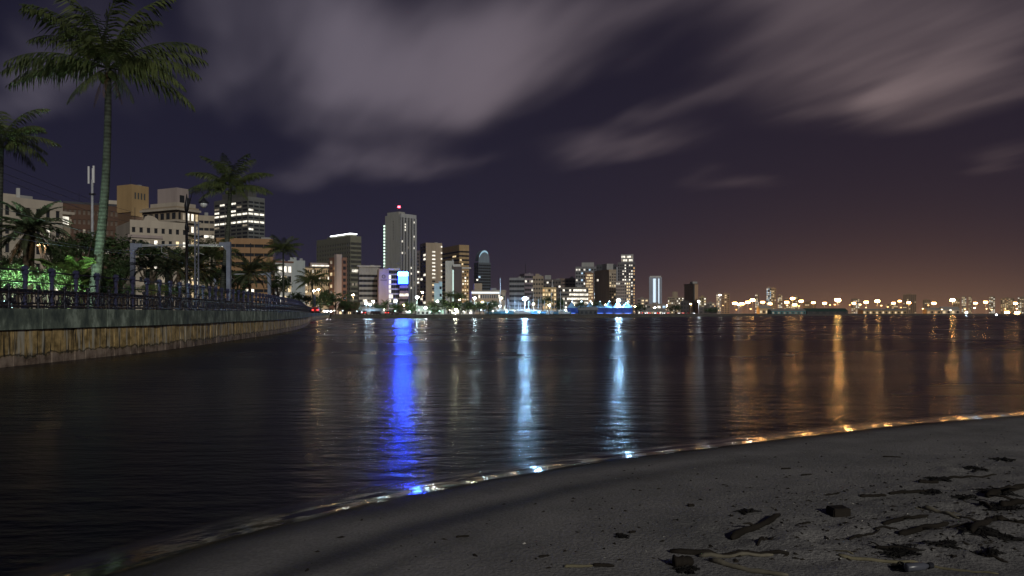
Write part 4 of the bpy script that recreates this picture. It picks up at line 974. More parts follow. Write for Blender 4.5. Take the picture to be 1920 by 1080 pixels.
def tree(label, px, py, d, rx, rz, z0=PZ, v=0, lib=None, seed=0, name='tree', group='leafy trees behind the railing'):
    lib = lib or CROWN; r_ = random.Random(seed+px); c = at(px, py, d); o = empty(name, (c.x, c.y, z0), 0, label, 'tree', group)
    h = c.z-z0; m_ = MB(); m_.tube([(0, 0, -.1), (.05*h, 0, h*.35), (0, .03*h, h*.7), (0, 0, h)], [.055*h, .045*h, .035*h, .015*h], 8)
    for k in range(6):
        a = r_.uniform(0, 6.28); q = r_.uniform(.3, .6); e = Vector((math.cos(a)*rx*.7, math.sin(a)*rx*.7, h+rz*r_.uniform(-.2, .6)))
        m_.tube([(0, 0, h*q), tuple(e*.5+Vector((0, 0, h*q*.4))), tuple(e)], [.022*h, .015*h, .006*h], 5)
    m_.build('trunk', TBARK, o, True); inst('crown', lib[v % len(lib)], o, (0, 0, h), (0, 0, r_.uniform(0, 6.28)), (rx, rx*.9, rz)); return o
for k, (px, py, d, rx, rz, lb) in enumerate([(118, 478, 64, 1.9, 1.7, 'dark leafy tree left of the big palm trunk'), (150, 462, 68, 2.3, 1.7, 'leafy tree directly behind the big palm trunk'), (205, 470, 74, 2.7, 2.3, 'dense dark tree between the big palm and the first gantry'), (225, 505, 72, 1.7, 1.6, 'round dark tree at the foot of the first gantry'),
        (195, 515, 54, 1.5, 1.3, 'low dark tree against the big palm trunk'), (282, 478, 92, 2.6, 2.0, 'dark tree under the gantry beam'), (318, 482, 98, 2.4, 1.9, 'dark tree behind the lamp post'), (395, 515, 96, 2.2, 1.9, 'dark tree under the second gantry arm'), (445, 525, 120, 3.0, 2.2, 'dark tree right of the tall white post'), (520, 530, 150, 3.4, 2.2, 'dark tree at the foot of the slender palm'), (28, 492, 56, 1.6, 1.3, 'grey-green tree behind the date palm')]):
    tree(lb, px, py, d, rx, rz, v=k, seed=k)
for k, (px, py, d, rx, rz, lb) in enumerate([(560, 562, 250, 5.0, 3.2, 'grey tree above the far end of the railing'), (628, 558, 312, 7.5, 4.2, 'broad round tree at the seawall corner'), (600, 568, 290, 4.5, 3.0, 'tree under the orange lamp at the corner'), (655, 572, 308, 4.0, 2.6, 'dark tree past the seawall corner'), (712, 577, 330, 3.0, 2.2, 'bush-like tree beside the floodlit palm'), (770, 575, 316, 3.0, 3.4, 'dark tree left of the tall green-white lamp'),
        (842, 572, 318, 5.0, 3.2, 'round tree lit from below, middle shore'), (868, 573, 320, 4.5, 3.0, 'round tree beside the one lit from below'), (888, 576, 320, 3.6, 2.4, 'small tree before the low hotel'), (915, 573, 330, 4.5, 3.2, 'dark tree beside the yacht basin'), (815, 583, 314, 2.6, 1.5, 'low shrubby tree on the bank'), (1045, 570, 395, 4.2, 4.2, 'dark tree before the golden flats'), (1200, 577, 470, 5.0, 3.0, 'tree past the blue marquee'), (1265, 577, 560, 6.0, 3.2, 'tree below the stepped pale flats'), (1335, 582, 640, 7, 3.0, 'low tree before the long dim shed')]):
    tree(lb, px, py, d, rx, rz, z0=GZ, v=k, lib=CROWN_F, seed=50+k, group='trees on the far shore')
# leafy hedge and shrubs behind the railing
def shrub(label, px, py, d, rx, rz, mat=HEDGE, n=3800, leaf=.05, seed=0, name='shrub'):
    c = at(px, py, d); o = empty(name, (c.x, c.y, PZ), 0, label, 'shrub', 'shrubs behind the railing')
    inst('foliage', crown_mesh('foliage', mat, 1.0, leaf, n, seed, .8, 34), o, (0, 0, c.z-PZ), (0, 0, 0), (rx, rx*.7, rz))
    st = MB(); 
    for k in range(7):
        a = k*.9; st.tube([(0, 0, 0), (math.cos(a)*rx*.3, math.sin(a)*.2, (c.z-PZ)*.7), (math.cos(a)*rx*.6, math.sin(a)*.35, c.z-PZ+rz*.4)], [.04, .03, .012], 5)
    st.build('stem', TBARK, o); return o
shrub('bright green floodlit shrub left of the date palm trunk', 14, 518, 36.8, 1.35, 1.0, seed=61, n=7000, leaf=.055); shrub('yellow-green lit shrub right of the date palm trunk', 88, 524, 38.0, 1.0, .78, seed=62, n=6000)
shrub('small lit shrub behind the third tall post', 132, 535, 39, .6, .45, seed=63); shrub('dim shrub at the foot of the big palm', 198, 540, 42, .8, .5, seed=64, mat=BROAD); shrub('dim shrub before the first gantry post', 232, 543, 47, .8, .5, seed=65, mat=BROAD)
shrub('orange-lit shrub right of the first gantry post', 290, 543, 55, 1.2, .55, seed=66); shrub('dim shrub by the lamp post', 340, 545, 62, 1.3, .6, seed=67, mat=BROAD); shrub('dim shrub between pole and white post', 392, 548, 72, 1.5, .6, seed=68, mat=BROAD); shrub('dim shrub past the tall white post', 452, 551, 86, 1.8, .7, seed=69, mat=BROAD)
# banana plants: broad leaves from the ground
def banana_leaf(seed):
    r_ = random.Random(seed); m_ = MB(); n = 12; x = z = 0; e = R(78); pts = []; L_ = 2.1
    for i in range(n+1): pts.append(Vector((x, 0, z))); x += math.cos(e)*L_/n; z += math.sin(e)*L_/n; e -= R(105)/n*(.3+1.2*i/n)
    for i in range(n):
        wa, wb = [.30*math.sin(math.pi*min(1, max(0, (q/n-.12)/.9)))**.6 if q/n > .12 else .02 for q in (i, i+1)]
        for sd in (-1, 1):
            up = .12
            up = r_.uniform(.05, .7); g_ = r_.uniform(.0, .45) if r_.random() < .6 else 0; m_.quad(pts[i], pts[i+1], pts[i+1].lerp(pts[i], g_)+Vector((0, sd*wb*r_.uniform(.8, 1.05), -wb*up)), pts[i]+Vector((0, sd*wa*r_.uniform(.8, 1.05), -wa*up)))
    m_.tube(pts, [.03*(1-.8*i/n) for i in range(n+1)], 5); return m_.mesh('leaf', BANANA)
BL = [banana_leaf(1), banana_leaf(2)]
for k, (px, d, s, lb) in enumerate([(130, 40, 1.15, 'banana plant with broad lit leaves left of the big palm'), (152, 41.5, 1.0, 'smaller banana plant touching the big palm trunk'), (112, 44, 1.1, 'banana plant behind the lit shrub')]):
    r_ = random.Random(70+k); o = empty('banana_plant', gp(px, d), 0, lb, 'plant', 'banana plants')
    MB().tube([(0, 0, 0), (.02, 0, .6), (0, 0, 1.15*s)], [.11, .09, .05], 8).build('stem', mat_plain('banana_stem', (.14, .16, .07), .6, .3, 5), o, True)
    for q in range(8): inst('leaf', BL[q % 2], o, (0, 0, (.75+.05*q)*s), (R(r_.uniform(-15, 15)), R(r_.uniform(-8, 30)), R(45*q+r_.uniform(-15, 15))), (s,)*3)

# ================================================================== LAMPS, GANTRIES, POLES
def emit_lamp(c, s): return mat_emit('lamp_%d_%d_%d_%d' % (c[0]*100, c[1]*100, c[2]*100, s*10), c, s, s > 13)      # dim lamps need no aimed rays
COOL = (.62, .86, 1.0); BLUEW = (.40, .66, 1.0); WARM = (1.0, .78, .46); ORANGE = (1.0, .50, .155); GREENW = (.72, 1.0, .72)
def lamp_post(label, px, py, d, colr, s, hr=.45, z0=GZ, arms=1, group='lamps along the far shore', name='street_lamp', pole=None):
    c = at(px, py, d); o = empty(name, (c.x, c.y, z0), 0, label, 'lamp', group); h = c.z-z0
    MB().lathe([(.16, 0), (.16, .5), (.10, .6), (.06, max(h-.1, .8))], 8).build('pole', pole or GALV, o, True)
    hd = MB()
    if arms == 1:
        hd.lathe([(hr*.25, -hr*.55), (hr*.8, -hr*.35), (hr, 0), (hr*.8, hr*.35), (hr*.3, hr*.5)], 8, (0, 0, h)); hd.build('lamp_head', emit_lamp(colr, s), o, True)
        MB().lathe([(hr*.9, 0), (hr*.5, hr*.25), (hr*.1, hr*.3)], 10, (0, 0, h+hr*.5)).build('cap', DARKM, o, True)
    else:
        MB().lathe([(hr*1.15, -.12), (hr*1.15, .12)], 12, (0, 0, h+hr*.35)).build('ring', DARKM, o, True)
        fl = MB().lathe([(hr*.36, -hr*.62), (hr*.50, -hr*.15), (hr*.34, hr*.28)], 7).mesh('floodlight', emit_lamp(colr, s), True)
        for k in range(arms):
            a = 2*math.pi*k/arms; inst('floodlight', fl, o, (math.cos(a)*hr*.60, math.sin(a)*hr*.60, h))
    return o
lamp_post('brightest blue-white lamp among the yacht masts', 984, 560, 335, (.34, .64, 1.0), 1150, .95)
lamp_post('bright blue-white lamp in front of the blue marquee', 1160, 563, 402, (.36, .66, 1.0), 1200, .95)
lamp_post('tall green-white lamp left of the low white house', 782, 557, 318, (.66, 1.0, .88), 200, .65); lamp_post('white lamp in front of the low white house', 798, 577, 316, (.95, 1.0, .92), 200, .5)
lamp_post('blue-white lamp right of the seawall trees', 687, 569, 320, COOL, 130, .5); lamp_post('second blue-white lamp of the close pair', 694, 571, 322, BLUEW, 160, .42); lamp_post('small cool lamp right of the floodlit palm', 743, 564, 330, BLUEW, 130, .42)
lamp_post('yellowish lamp low among the lit round trees', 855, 581, 312, (1.0, .97, .66), 170, .5); lamp_post('cool lamp above the lit round trees', 890, 559, 322, (.75, .95, 1.0), 170, .55); lamp_post('orange lamp beside the yacht masts', 940, 559, 345, (1.0, .70, .40), 130, .5); lamp_post('small white lamp under the orange one', 937, 574, 330, (.9, .95, 1.0), 60, .35)
lamp_post('orange lamp at the seawall corner trees', 597, 543, 296, (1.0, .66, .28), 100, .5, z0=PZ); lamp_post('white lamp at the shed past the pale blue tower', 1310, 565, 640, (.85, .93, 1.0), 220, .8); lamp_post('white quay lamp below the first port lamps', 1385, 571, 760, (1, .95, .85), 220, .8)
lamp_post('small blue lamp at the end of the blue marquee', 1178, 586, 405, BLUEW, 200, .4); lamp_post('small cyan lamp at the near end of the blue marquee', 1060, 581, 384, (.5, 1.0, .9), 120, .4); lamp_post('white lamp on flats roof before the port', 1350, 553, 1250, (1, .9, .75), 160, 1.3)
orange = [(1378, 568, 1150, 1.0), (1391, 569, 1180, .9), (1402, 566, 1200, 1.0), (1411, 562, 1210, 1.1), (1430, 566, 1260, .8), (1444, 569, 1270, .8), (1475, 566, 1240, .9), (1486, 559, 1260, 1.1), (1490, 571, 1200, .9), (1502, 564, 1280, 1.0), (1525, 567, 1300, .8), (1546, 568, 1320, .9), (1571, 562, 1250, 1.9), (1601, 568, 1400, .9), (1624, 566, 1330, 1.1), (1645, 564, 1330, 1.4),
          (1675, 568, 1420, .9), (1687, 564, 1460, .8), (1704, 567, 1420, 1.0), (1751, 568, 1380, 1.1), (1786, 562, 1360, 1.6), (1829, 568, 1450, .9), (1848, 566, 1450, 1.1), (1904, 568, 1450, 1.2), (1888, 585, 1150, 1.1), (1907, 586, 1150, 1.1)]
ORD = 'first second third fourth fifth sixth seventh eighth ninth tenth eleventh twelfth thirteenth fourteenth fifteenth sixteenth seventeenth eighteenth nineteenth twentieth twenty-first twenty-second twenty-third twenty-fourth twenty-fifth twenty-sixth twenty-seventh twenty-eighth twenty-ninth thirtieth'.split()
for k, (px, py, d, s) in enumerate(orange):
    lamp_post('%s orange port floodlight mast counted from the brown tower' % ORD[k], px, py, d, ORANGE, 58*s**3, 2.3+.8*s, arms=6, group='orange port floodlight masts', name='floodlight_mast')
lamp_post('big blue-white lamp low on the quay among orange ones', 1812, 586, 880, (.55, .75, 1.0), 300, 1.1, z0=.9); lamp_post('small blue lamp low on the quay near the edge', 1868, 590, 860, BLUEW, 150, .7, z0=.0)
# small lamp at the end of the railing
lamp_post('blue-white lamp glaring at the far end of the railing', 548, 573, 104, (.55, .82, 1.0), 220, .16, z0=PZ, group='lamps along the embankment', pole=DARKM)
# orange street lamp behind the date palm
c = at(80, 462, 47); o = empty('street_lamp', (c.x, c.y, PZ), 0, 'orange street lamp with a pale flared column near the date palm', 'lamp', 'lamps along the embankment'); h = c.z-PZ
MB().lathe([(.11, 0), (.10, h*.5), (.13, h*.85), (.20, h-.02)], 10).build('column', mat_plain('pale_column', (.6, .5, .4), .6, .1, 4), o, True)
MB().lathe([(.20, 0), (.30, .06), (.22, .14)], 12, (0, 0, h)).build('lamp_head', emit_lamp((1.0, .62, .28), 14), o, True); MB().lathe([(.42, 0), (.38, .05), (.1, .09)], 12, (0, 0, h+.15)).build('hood', DARKM, o, True)
# plant floodlights; green-white ones are added for an unseen street lamp
def uplight(label, px, py, d, colr, s, aim=(0, 0, 1), r=.16):
    c = at(px, py, d); c.z = PZ; o = empty('ground_floodlight', c, 0, label, 'floodlight', 'garden floodlights among the plants')
    MB().lathe([(r*.7, 0), (r*.7, .1), (r*.3, .12)], 8).build('base', DARKM, o)
    hd = MB().lathe([(r*.4, 0), (r, .16), (r, .24)], 10).build('housing', DARKM, o); hd.location = (0, 0, .12)
    lens = MB().lathe([(r*.93, .0), (r*.5, .045), (.01, .06)], 10).build('lens', emit_lamp(colr, s), hd); lens.location = (0, 0, .235)
    MB().tube([(0, 0, .2), (0, 0, .24+r*1.9)], r*1.06, 10, False).build('hood', DARKM, hd)
    q = Vector((0, 0, 1)).rotation_difference(Vector(aim).normalized()); hd.rotation_mode = 'QUATERNION'; hd.rotation_quaternion = q
uplight('added green-white floodlight in front of the bright shrub', 10, 545, 33.6, (.64, 1.0, .82), 3800, (-.18, .85, .42), .2)
uplight('added floodlight at the foot of the big palm', 188, 545, 38.8, (.72, 1.0, .62), 420, (-.02, .10, 1), .2)
uplight('added green-white floodlight before the banana plants', 118, 545, 36.0, (.72, 1.0, .50), 200, (-.1, .85, .6), .16)
uplight('orange floodlight under the feather palm', 357, 552, 80, (1.0, .45, .10), 420, (.25, .3, 1), .22); uplight('orange floodlight under the low feather palm', 462, 552, 94, (1.0, .5, .16), 380, (.2, .3, 1), .22)
uplight('orange floodlight by the first gantry shrub', 305, 548, 52, (1.0, .55, .14), 190, (-.2, .6, .6), .16); uplight('added cool floodlight under the silvery palms', 290, 548, 60, (.6, 1.0, .85), 110, (.2, .7, .9), .18)
uplight('added cool floodlight under the swaying palm', 405, 552, 66, (.75, 1.0, .6), 420, (.0, .08, 1), .2)
c = at(719, 586, 314); c.z = GZ; o = empty('ground_floodlight', c, 0, 'green floodlight under the far floodlit palm', 'floodlight'); MB().lathe([(.5, 0), (.5, .4)], 8).build('housing', DARKM, o); MB().lathe([(.45, .42), (.2, .55)], 8).build('lens', emit_lamp((.55, 1.0, .5), 330), o)
c = at(852, 588, 313); c.z = GZ; o = empty('ground_floodlight', c, 0, 'pale floodlight under the lit round trees', 'floodlight'); MB().lathe([(.5, 0), (.5, .4)], 8).build('housing', DARKM, o); MB().lathe([(.45, .42), (.2, .55)], 8).build('lens', emit_lamp((.95, 1.0, .7), 260), o)
c = at(640, 588, 425); c.z = GZ; o = empty('ground_floodlight', c, 0, 'warm floodlight before the cream office', 'floodlight'); MB().lathe([(.6, 0), (.6, .4)], 8).build('housing', DARKM, o); MB().lathe([(.55, .42), (.2, .6)], 8).build('lens', emit_lamp((1.0, .66, .30), 900), o)

# railway gantries: pale concrete posts with brackets and a beam
PALEB = mat_plain('pale_blue_concrete', (.22, .25, .33), .75, .2, 2.0)
def gantry_post(o, x, y, h, w, side):
    m_ = MB(); m_.box(x-w/2, x+w/2, y-w/2, y+w/2, 0, h); m_.build('post', PALEB, o)
    b_ = MB(); s = side
    xs = sorted((x+s*w/2, x+s*(w/2+.6))); b_.box(xs[0], xs[1], y-w*.4, y+w*.4, h-.34, h-.03)
    i = len(b_.v); p = [(x+s*w/2, -w*.35+y, h-.72), (x+s*w/2, -w*.35+y, h-.35), (x+s*(w/2+.34), -w*.35+y, h-.35)]
    for q in p: b_.v.append(q); b_.v.append((q[0], y+w*.35, q[2]))
    b_.f += [(i, i+2, i+4), (i+1, i+5, i+3), (i, i+4, i+5, i+1), (i+2, i+3, i+5, i+4), (i, i+1, i+3, i+2)]
    b_.build('bracket', PALEB, o)
def gantry(label, pxa, pxb, pyt, d, w):
    a = gp(pxa, d); b_ = gp(pxb, d); h = at(pxa, pyt, d).z-PZ
    o = empty('railway_gantry', a, 0, label, 'gantry', 'railway gantries'); L_ = b_.x-a.x
    gantry_post(o, 0, 0, h, w, 1); gantry_post(o, L_, 0, h+.1, w, -1)
    m_ = MB(); m_.tube([(w/2+.55, 0, h-.25), (L_*.5, 0, h-.14), (L_-w/2-.55, 0, h-.25)], .06, 6); m_.tube([(w/2+.55, 0, h-.12), (L_-w/2-.55, 0, h-.12)], .035, 6); m_.build('beam', GALV, o)
    for k in (.3, .68):
        MB().tube([(L_*k, 0, h-.2), (L_*k, 0, h-.75), (L_*k+.5, 0, h-.95)], .022, 5).build('wire_hanger', GALV, o)
    return o
gantry('near pale blue railway gantry with bracketed posts', 249, 429, 456, 66, .31); gantry('far pale blue railway gantry with bracketed posts', 404, 505, 512, 113, .40)
gantry('last small railway gantry before the corner', 545, 590, 553, 250, .5)
WIRE = mat_plain('wire', (.22, .24, .27), .4, .2, 3, metal=.6)
def wire(label, pts, r=.014, mat=WIRE):
    o = MB().tube(pts, r, 5).build('overhead_wire', mat); tag(o, label, 'wire', 'overhead wires'); return o
def sag(a, b, s, n=14): return [tuple(Vector(a).lerp(Vector(b), i/n)-Vector((0, 0, s*math.sin(math.pi*i/n)))) for i in range(n+1)]
wire('upper overhead wire from near gantry to far gantry', sag(at(303, 462, 66), at(434, 514, 113), .35)); wire('lower overhead wire from near gantry to far gantry', sag(at(300, 478, 66), at(433, 522, 113), .12))
wire('pale overhead wire crossing the date palm crown', sag(at(-20, 422, 30), at(303, 462, 66), .6)); wire('second pale overhead wire crossing the date palm crown', sag(at(-20, 384, 31), at(372, 462, 66), .5)); wire('lower pale wire beside the date palm', sag(at(-20, 438, 30), at(300, 478, 66), .2))
for k, (a, b_) in enumerate([((-10, 302), (250, 398)), ((-10, 318), (245, 405)), ((-10, 330), (240, 416))]):
    wire('%s thin dark cable crossing the sky at the upper corner' % ('top middle lowest'.split()[k]), sag(at(a[0], a[1], 60), at(b_[0], b_[1], 120), .3), .02, DARKM)
# lattice pole
c = gp(369, 60); h = at(369, 415, 60).z-PZ; o = empty('lattice_pole', c, 0, 'pale blue steel lattice pole beside the lamp post', 'pole'); m_ = MB()
for sx in (-.13, .13): m_.box(sx-.035, sx+.035, -.05, .05, 0, h)
m_.build('leg_rails', PALEB, o); m_ = MB(); z = .2; s = 1
while z < h-.4: m_.tube([(-.12*s, 0, z), (.12*s, 0, z+.32)], .02, 4); z += .32; s = -s
tag(m_.build('lacing', PALEB, o), kind='stuff')
# tall lamp post with pointed finial and hanging lantern
c = gp(350, 55); h = at(350, 372, 55).z-PZ; o = empty('lantern_post', c, 0, 'dark tall post with pointed finial and one hanging glass lantern', 'lamp')
MB().lathe([(.17, 0), (.17, .9), (.10, 1.1), (.09, h*.72), (.13, h*.73), (.13, h*.75), (.08, h*.78), (.07, h*.88), (.14, h*.90), (.16, h*.94), (.10, h*.97), (.02, h+.3)], 10).build('post', DARKM, o, True)
lx = (382-350)/F0*55; lz = at(382, 380, 55).z-PZ
MB().tube([(0, 0, h*.86), (lx*.4, 0, lz+1.0), (lx*.8, 0, lz+.95), (lx, 0, lz+.55), (lx, 0, lz+.2)], .03, 6).build('arm', DARKM, o, True)
MB().lathe([(.36, -.02), (.30, .06), (.12, .22), (.05, .34)], 12, (lx, 0, lz)).build('lantern_hood', DARKM, o, True)
gl = mat_plain('lantern_glass', (.75, .78, .8), .08, .05, 2, spec=.9)
MB().lathe([(.05, -.36), (.17, -.30), (.24, -.18), (.26, -.04)], 12, (lx, 0, lz)).build('globe', gl, o, True)
# antenna mast beside the big palm
c = gp(173, 75); h = at(173, 313, 75).z-PZ; o = empty('antenna_mast', c, 0, 'slim white antenna mast rising beside the big palm trunk', 'mast')
MB().lathe([(.16, 0), (.12, h*.55), (.10, h-1.2)], 10).build('pole', GALV, o, True)
for k, (dx, dz) in enumerate(((-.2, -1.6), (.16, -1.5), (-.02, -1.7))): MB().box(dx-.07, dx+.07, -.3+.2*k, -.18+.2*k, h+dz, h+dz+1.6).build('antenna_panel', WHITEP, o)
MB().lathe([(.28, 0), (.28, .12)], 10, (0, 0, h-2.6)).build('collar', DARKM, o)
for px, d, py, lb in [(470, 128, 458, 'thin dark pole before the low brown office'), (514, 150, 480, 'thin pole left of the slender palm'), (737, 305, 548, 'slim flagpole on the far shore near the floodlit palm')]:
    c = gp(px, d); h = at(px, py, d).z-PZ; o = empty('pole', c, 0, lb, 'pole'); MB().lathe([(.13, 0), (.09, h*.5), (.05, h)], 8).build('shaft', DARKM, o, True); MB().ball((0, 0, h+.08), .1, 8, 4).build('finial', DARKM, o, True)
# ================================================================== FAR SHORE: BOATHOUSES, MARQUEE, YACHTS, CARS
def shed(name, label, px0, px1, pyt, pyr, d, wall, roof, depth=8, openings=0, z0=GZ, lit=None, cat='building'):
    a = gp(px0, d, z0); W = gp(px1, d, z0).x-a.x; h = at(px0, pyt, d).z-z0; hr = at(px0, pyr, d).z-z0
    o = empty(name, a, 0, label, cat); MB().box(0, W, 0, depth, 0, h).build('wall', wall, o)
    r_ = MB(); e = .5
    r_.quad((-e, -e, h+.02), (W+e, -e, h+.02), (W+e, depth/2, hr), (-e, depth/2, hr)); r_.quad((-e, depth/2, hr), (W+e, depth/2, hr), (W+e, depth+e, h+.02), (-e, depth+e, h+.02))
    r_.tri((-e, -e, h+.02), (-e, depth/2, hr), (-e, depth+e, h+.02)); r_.tri((W+e, -e, h+.02), (W+e, depth+e, h+.02), (W+e, depth/2, hr)); r_.build('roof', roof, o)
    for k in range(openings):
        u = W*(k+.5)/openings; w = W/openings*.28; mm = MB(); n = 6
        mm.box(u-w, u+w, -.06, .02, h*.12, h*.5)
        pts = [(u+w*math.cos(math.pi*i/n), -.06, h*.5+w*.8*math.sin(math.pi*i/n)) for i in range(n+1)]
        for p, q in zip(pts, pts[1:]): mm.tri((u, -.06, h*.5), p, q)
        mm.build('window', LIT[lit] if lit and k % 2 == 0 else GLASS, o)
    return o
THATCH = mat_plain('thatch', (.12, .095, .06), .95, .4, 3); ROOFG = mat_plain('grey_roof', (.30, .30, .29), .8, .2, 1); SHEDW = mat_plain('shed_white', (.62, .64, .60), .8, .12, .6)
shed('white_boathouse', 'low white boathouse with arched openings behind the close lamps', 781, 813, 583, 573, 324, SHEDW, SHEDW, 9, 4); shed('green_lit_pavilion', 'small pavilion with pale green lit windows', 815, 833, 574, 567, 326, SHEDW, ROOFG, 8, 3, lit='g')
shed('thatched_hut', 'dark thatched hut beside the seawall corner', 634, 668, 582, 566, 309, mat_plain('hut_wall', (.16, .14, .12), .9, .3, 1), THATCH, 10, 4, lit='y'); shed('long_terrace', 'long low terrace with a pale sloping roof right of the thatched hut', 668, 712, 585, 578, 322, SHEDW, ROOFG, 8, 6)
shed('dark_boathouse', 'dark boathouse with a pale roof in front of the blue marquee', 1087, 1120, 581, 575, 386, mat_plain('boathouse_dark', (.09, .085, .08), .9, .3, 1), ROOFG, 9, 4); shed('terrace_house', 'low cream terrace behind the lit round trees', 832, 886, 575, 567, 345, CREAM, ROOFG, 9, 9, lit='w')
shed('long_shed', 'long dim quay shed before the pale blue tower', 1196, 1248, 583, 578, 560, GREYW, ROOFG, 10, 8, lit='w'); shed('teal_lit_shed', 'teal lit quay shed under the dense orange lamps', 1447, 1511, 583, 579, 790, mat_plain('teal', (.08, .22, .24), .7, .3, .4), ROOFG, 14, 12, lit='d', z0=1.45)  # teal light put into the second shed's wall colour
shed('green_lit_roof_shed', 'quay shed with dim green light painted on its roof under the biggest orange lamp', 1513, 1590, 584, 578, 830, mat_plain('shed_dark', (.07, .07, .07), .9, .3, 1), mat_plain('green_lit_roof', (.035, .075, .065), .6, .2, .5), 16, 6); shed('warm_shed', 'long warm-lit quay shed in mid port', 1618, 1700, 582, 579, 1150, GOLD, ROOFG, 16, 14, lit='y'); shed('bright_shed', 'bright warehouse beneath the first port lamps', 1424, 1446, 578, 572, 1180, wall_mat((.55, .42, .25)), ROOFG, 14, 4, lit='y')  # green light on the first roof put into its colour
shed('port_warehouse', 'warehouse beneath the double orange lamp', 1766, 1800, 581, 575, 1300, wall_mat((.50, .42, .32)), ROOFG, 14, 4, lit='y'); shed('quay_office', 'small quay office beside the mid port lamps', 1738, 1764, 581, 577, 1300, wall_mat((.50, .38, .25)), ROOFG, 14, 4, lit='o')
# marquee
mo = empty('blue_marquee', gp(1064, 398, GZ), 0, 'long peaked marquee glowing blue beside the bright lamp', 'marquee'); L_ = gp(1186, 398).x-gp(1064, 398).x
FAB = mat_plain('marquee_lit_fabric', (.26, .50, .78), .7, .12, .4); FABB = mat_plain('marquee_lit_blue', (.03, .08, .40), .6, .3, .4); zt = at(0, 566, 398).z-GZ; ze = at(0, 577, 398).z-GZ; nb = 7  # blue light on white cloth put into the fabric colours
for k in range(nb):
    x0 = L_*k/nb; x1 = L_*(k+1)/nb; xc = (x0+x1)/2; m_ = MB(); ap = (xc, 4, zt)
    for q in range(4):
        cs = [(x0+.03, 0, ze), (x1-.03, 0, ze), (x1-.03, 8, ze), (x0+.03, 8, ze)]; p, q2 = Vector(cs[q]), Vector(cs[(q+1) % 4]); md = (p+q2)/2*.5+Vector(ap)*.5-Vector((0, 0, .35))
        m_.tri(p, q2, md); m_.tri(q2, ap, md); m_.tri(ap, p, md)
    m_.build('roof_peak', FAB, mo); MB().box(x0+.03, x1-.03, .02, .08, .4, ze-.05).build('side_curtain', FABB, mo)
    MB().lathe([(.22, 0), (.30, .2), (.15, .4)], 8, (xc, -.6, zt+.0)).build('ridge_lamp', emit_lamp((.62, .84, 1.0), 12), mo, True)
    MB().box(xc-.03, xc+.03, -.6, 4, zt-.1, zt-.02).build('lamp_arm', GALV, mo)
    MB().box(x0+.8, x1-.8, -.35, -.1, .45, .62).build('added_wash_light', mat_emit('wash_blue', (.10, .25, 1.0), 2.5, True), mo)  # blue bars added in place of lamps inside the tent
# yachts drawn up at the basin
HULLW = mat_plain('hull_white', (.66, .70, .72), .35, .1, 1, spec=.5); HULLB = mat_plain('hull_blue', (.12, .30, .48), .35, .1, 1, spec=.5)
def yacht_meshes():
    m_ = MB(); n = 9; secs = []
    for i in range(n):
        t = i/(n-1); x = -4+8*t; w = 1.25*math.sin(math.pi*(.16+.84*t))**.6 if t < 1 else .05; w = max(w, .05); zt_ = .95+.35*t*t; zk = -.15+.3*abs(t-.45)
        secs.append([(x, -w, zt_), (x, -w*.75, zk+.35), (x, 0, zk), (x, w*.75, zk+.35), (x, w, zt_)])
    for a, b_ in zip(secs, secs[1:]):
        for k in range(4): m_.quad(a[k], a[k+1], b_[k+1], b_[k])
        m_.quad(a[4], a[0], b_[0], b_[4])
    m_.f.append(tuple(range(len(m_.v), len(m_.v)+5))); m_.v += secs[0]
    return m_
hm = yacht_meshes(); hull = [hm.mesh('hull', HULLW), hm.mesh('hull', HULLB)]
cabin = MB().box(-1.6, 1.2, -.7, .7, .9, 1.5).box(-.9, .6, -.55, .55, 1.5, 1.75).mesh('cabin', HULLW); cabg = MB().box(-1.3, .9, -.72, .72, 1.12, 1.34).mesh('cabin_window', GLASS)
boat_px = [(922, 562, 334), (929, 566, 330), (935, 558, 340), (939, 521, 345), (946, 563, 330), (951, 559, 338), (957, 566, 332), (964, 556, 345), (971, 565, 334), (977, 568, 332), (990, 563, 340), (996, 566, 346), (1001, 538, 352), (1008, 560, 350), (1013, 552, 358), (1022, 562, 362), (1033, 548, 366), (1039, 565, 370), (1052, 545, 374), (1056, 560, 378)]
for k, (px, py, d) in enumerate(boat_px):
    r_ = random.Random(200+k); o = empty('yacht', (gp(px, d).x, d, 1.5), r_.uniform(-.7, .7)+(math.pi if k % 3 == 0 else 0), '%s yacht counted from the orange basin lamp side, mast bare' % ORD[k] if k not in (3,) else 'yacht with the tallest pale mast in the basin', 'yacht', 'yachts in the basin')
    inst('hull', hull[k % 3 == 1], o); inst('cabin', cabin, o); inst('cabin_window', cabg, o); h = at(px, py, d).z-1.5; w = .16 if k == 3 else .085
    MB().lathe([(w, .9), (w*.9, h*.6), (w*.6, h)], 6, (.3, 0, 0)).build('mast', WHITEP, o); MB().tube([(.3, 0, 2.1), (-3.2, 0, 2.0)], .07, 6).build('boom', WHITEP, o)
    MB().box(.25, .35, -.75, .75, h*.62, h*.62+.06).build('spreader', WHITEP, o); MB().tube([(3.9, 0, 1.3), (.3, 0, h-.2)], .02, 4).build('forestay', GALV, o)
# low strip lights along the basin edge
for k, (px, d, cc, lb) in enumerate([(950, 326, (.35, .8, 1.0), 'low cyan light on the basin edge, nearest the orange lamp'), (1010, 346, (.35, .85, 1.0), 'low cyan light on the basin edge between the two brightest lamps'), (1048, 378, (.4, .95, .9), 'low cyan light on the basin edge near the marquee'), (768, 312, (.6, 1.0, .9), 'low pale light on the bank left of the tall green-white lamp')]):
    o = empty('basin_light', gp(px, d, GZ), 0, lb, 'lamp'); MB().lathe([(.10, 0), (.08, .9)], 8).build('stem', DARKM, o); MB().lathe([(.2, .9), (.28, 1.05), (.2, 1.2)], 8).build('lamp_head', emit_lamp(cc, 110), o, True)
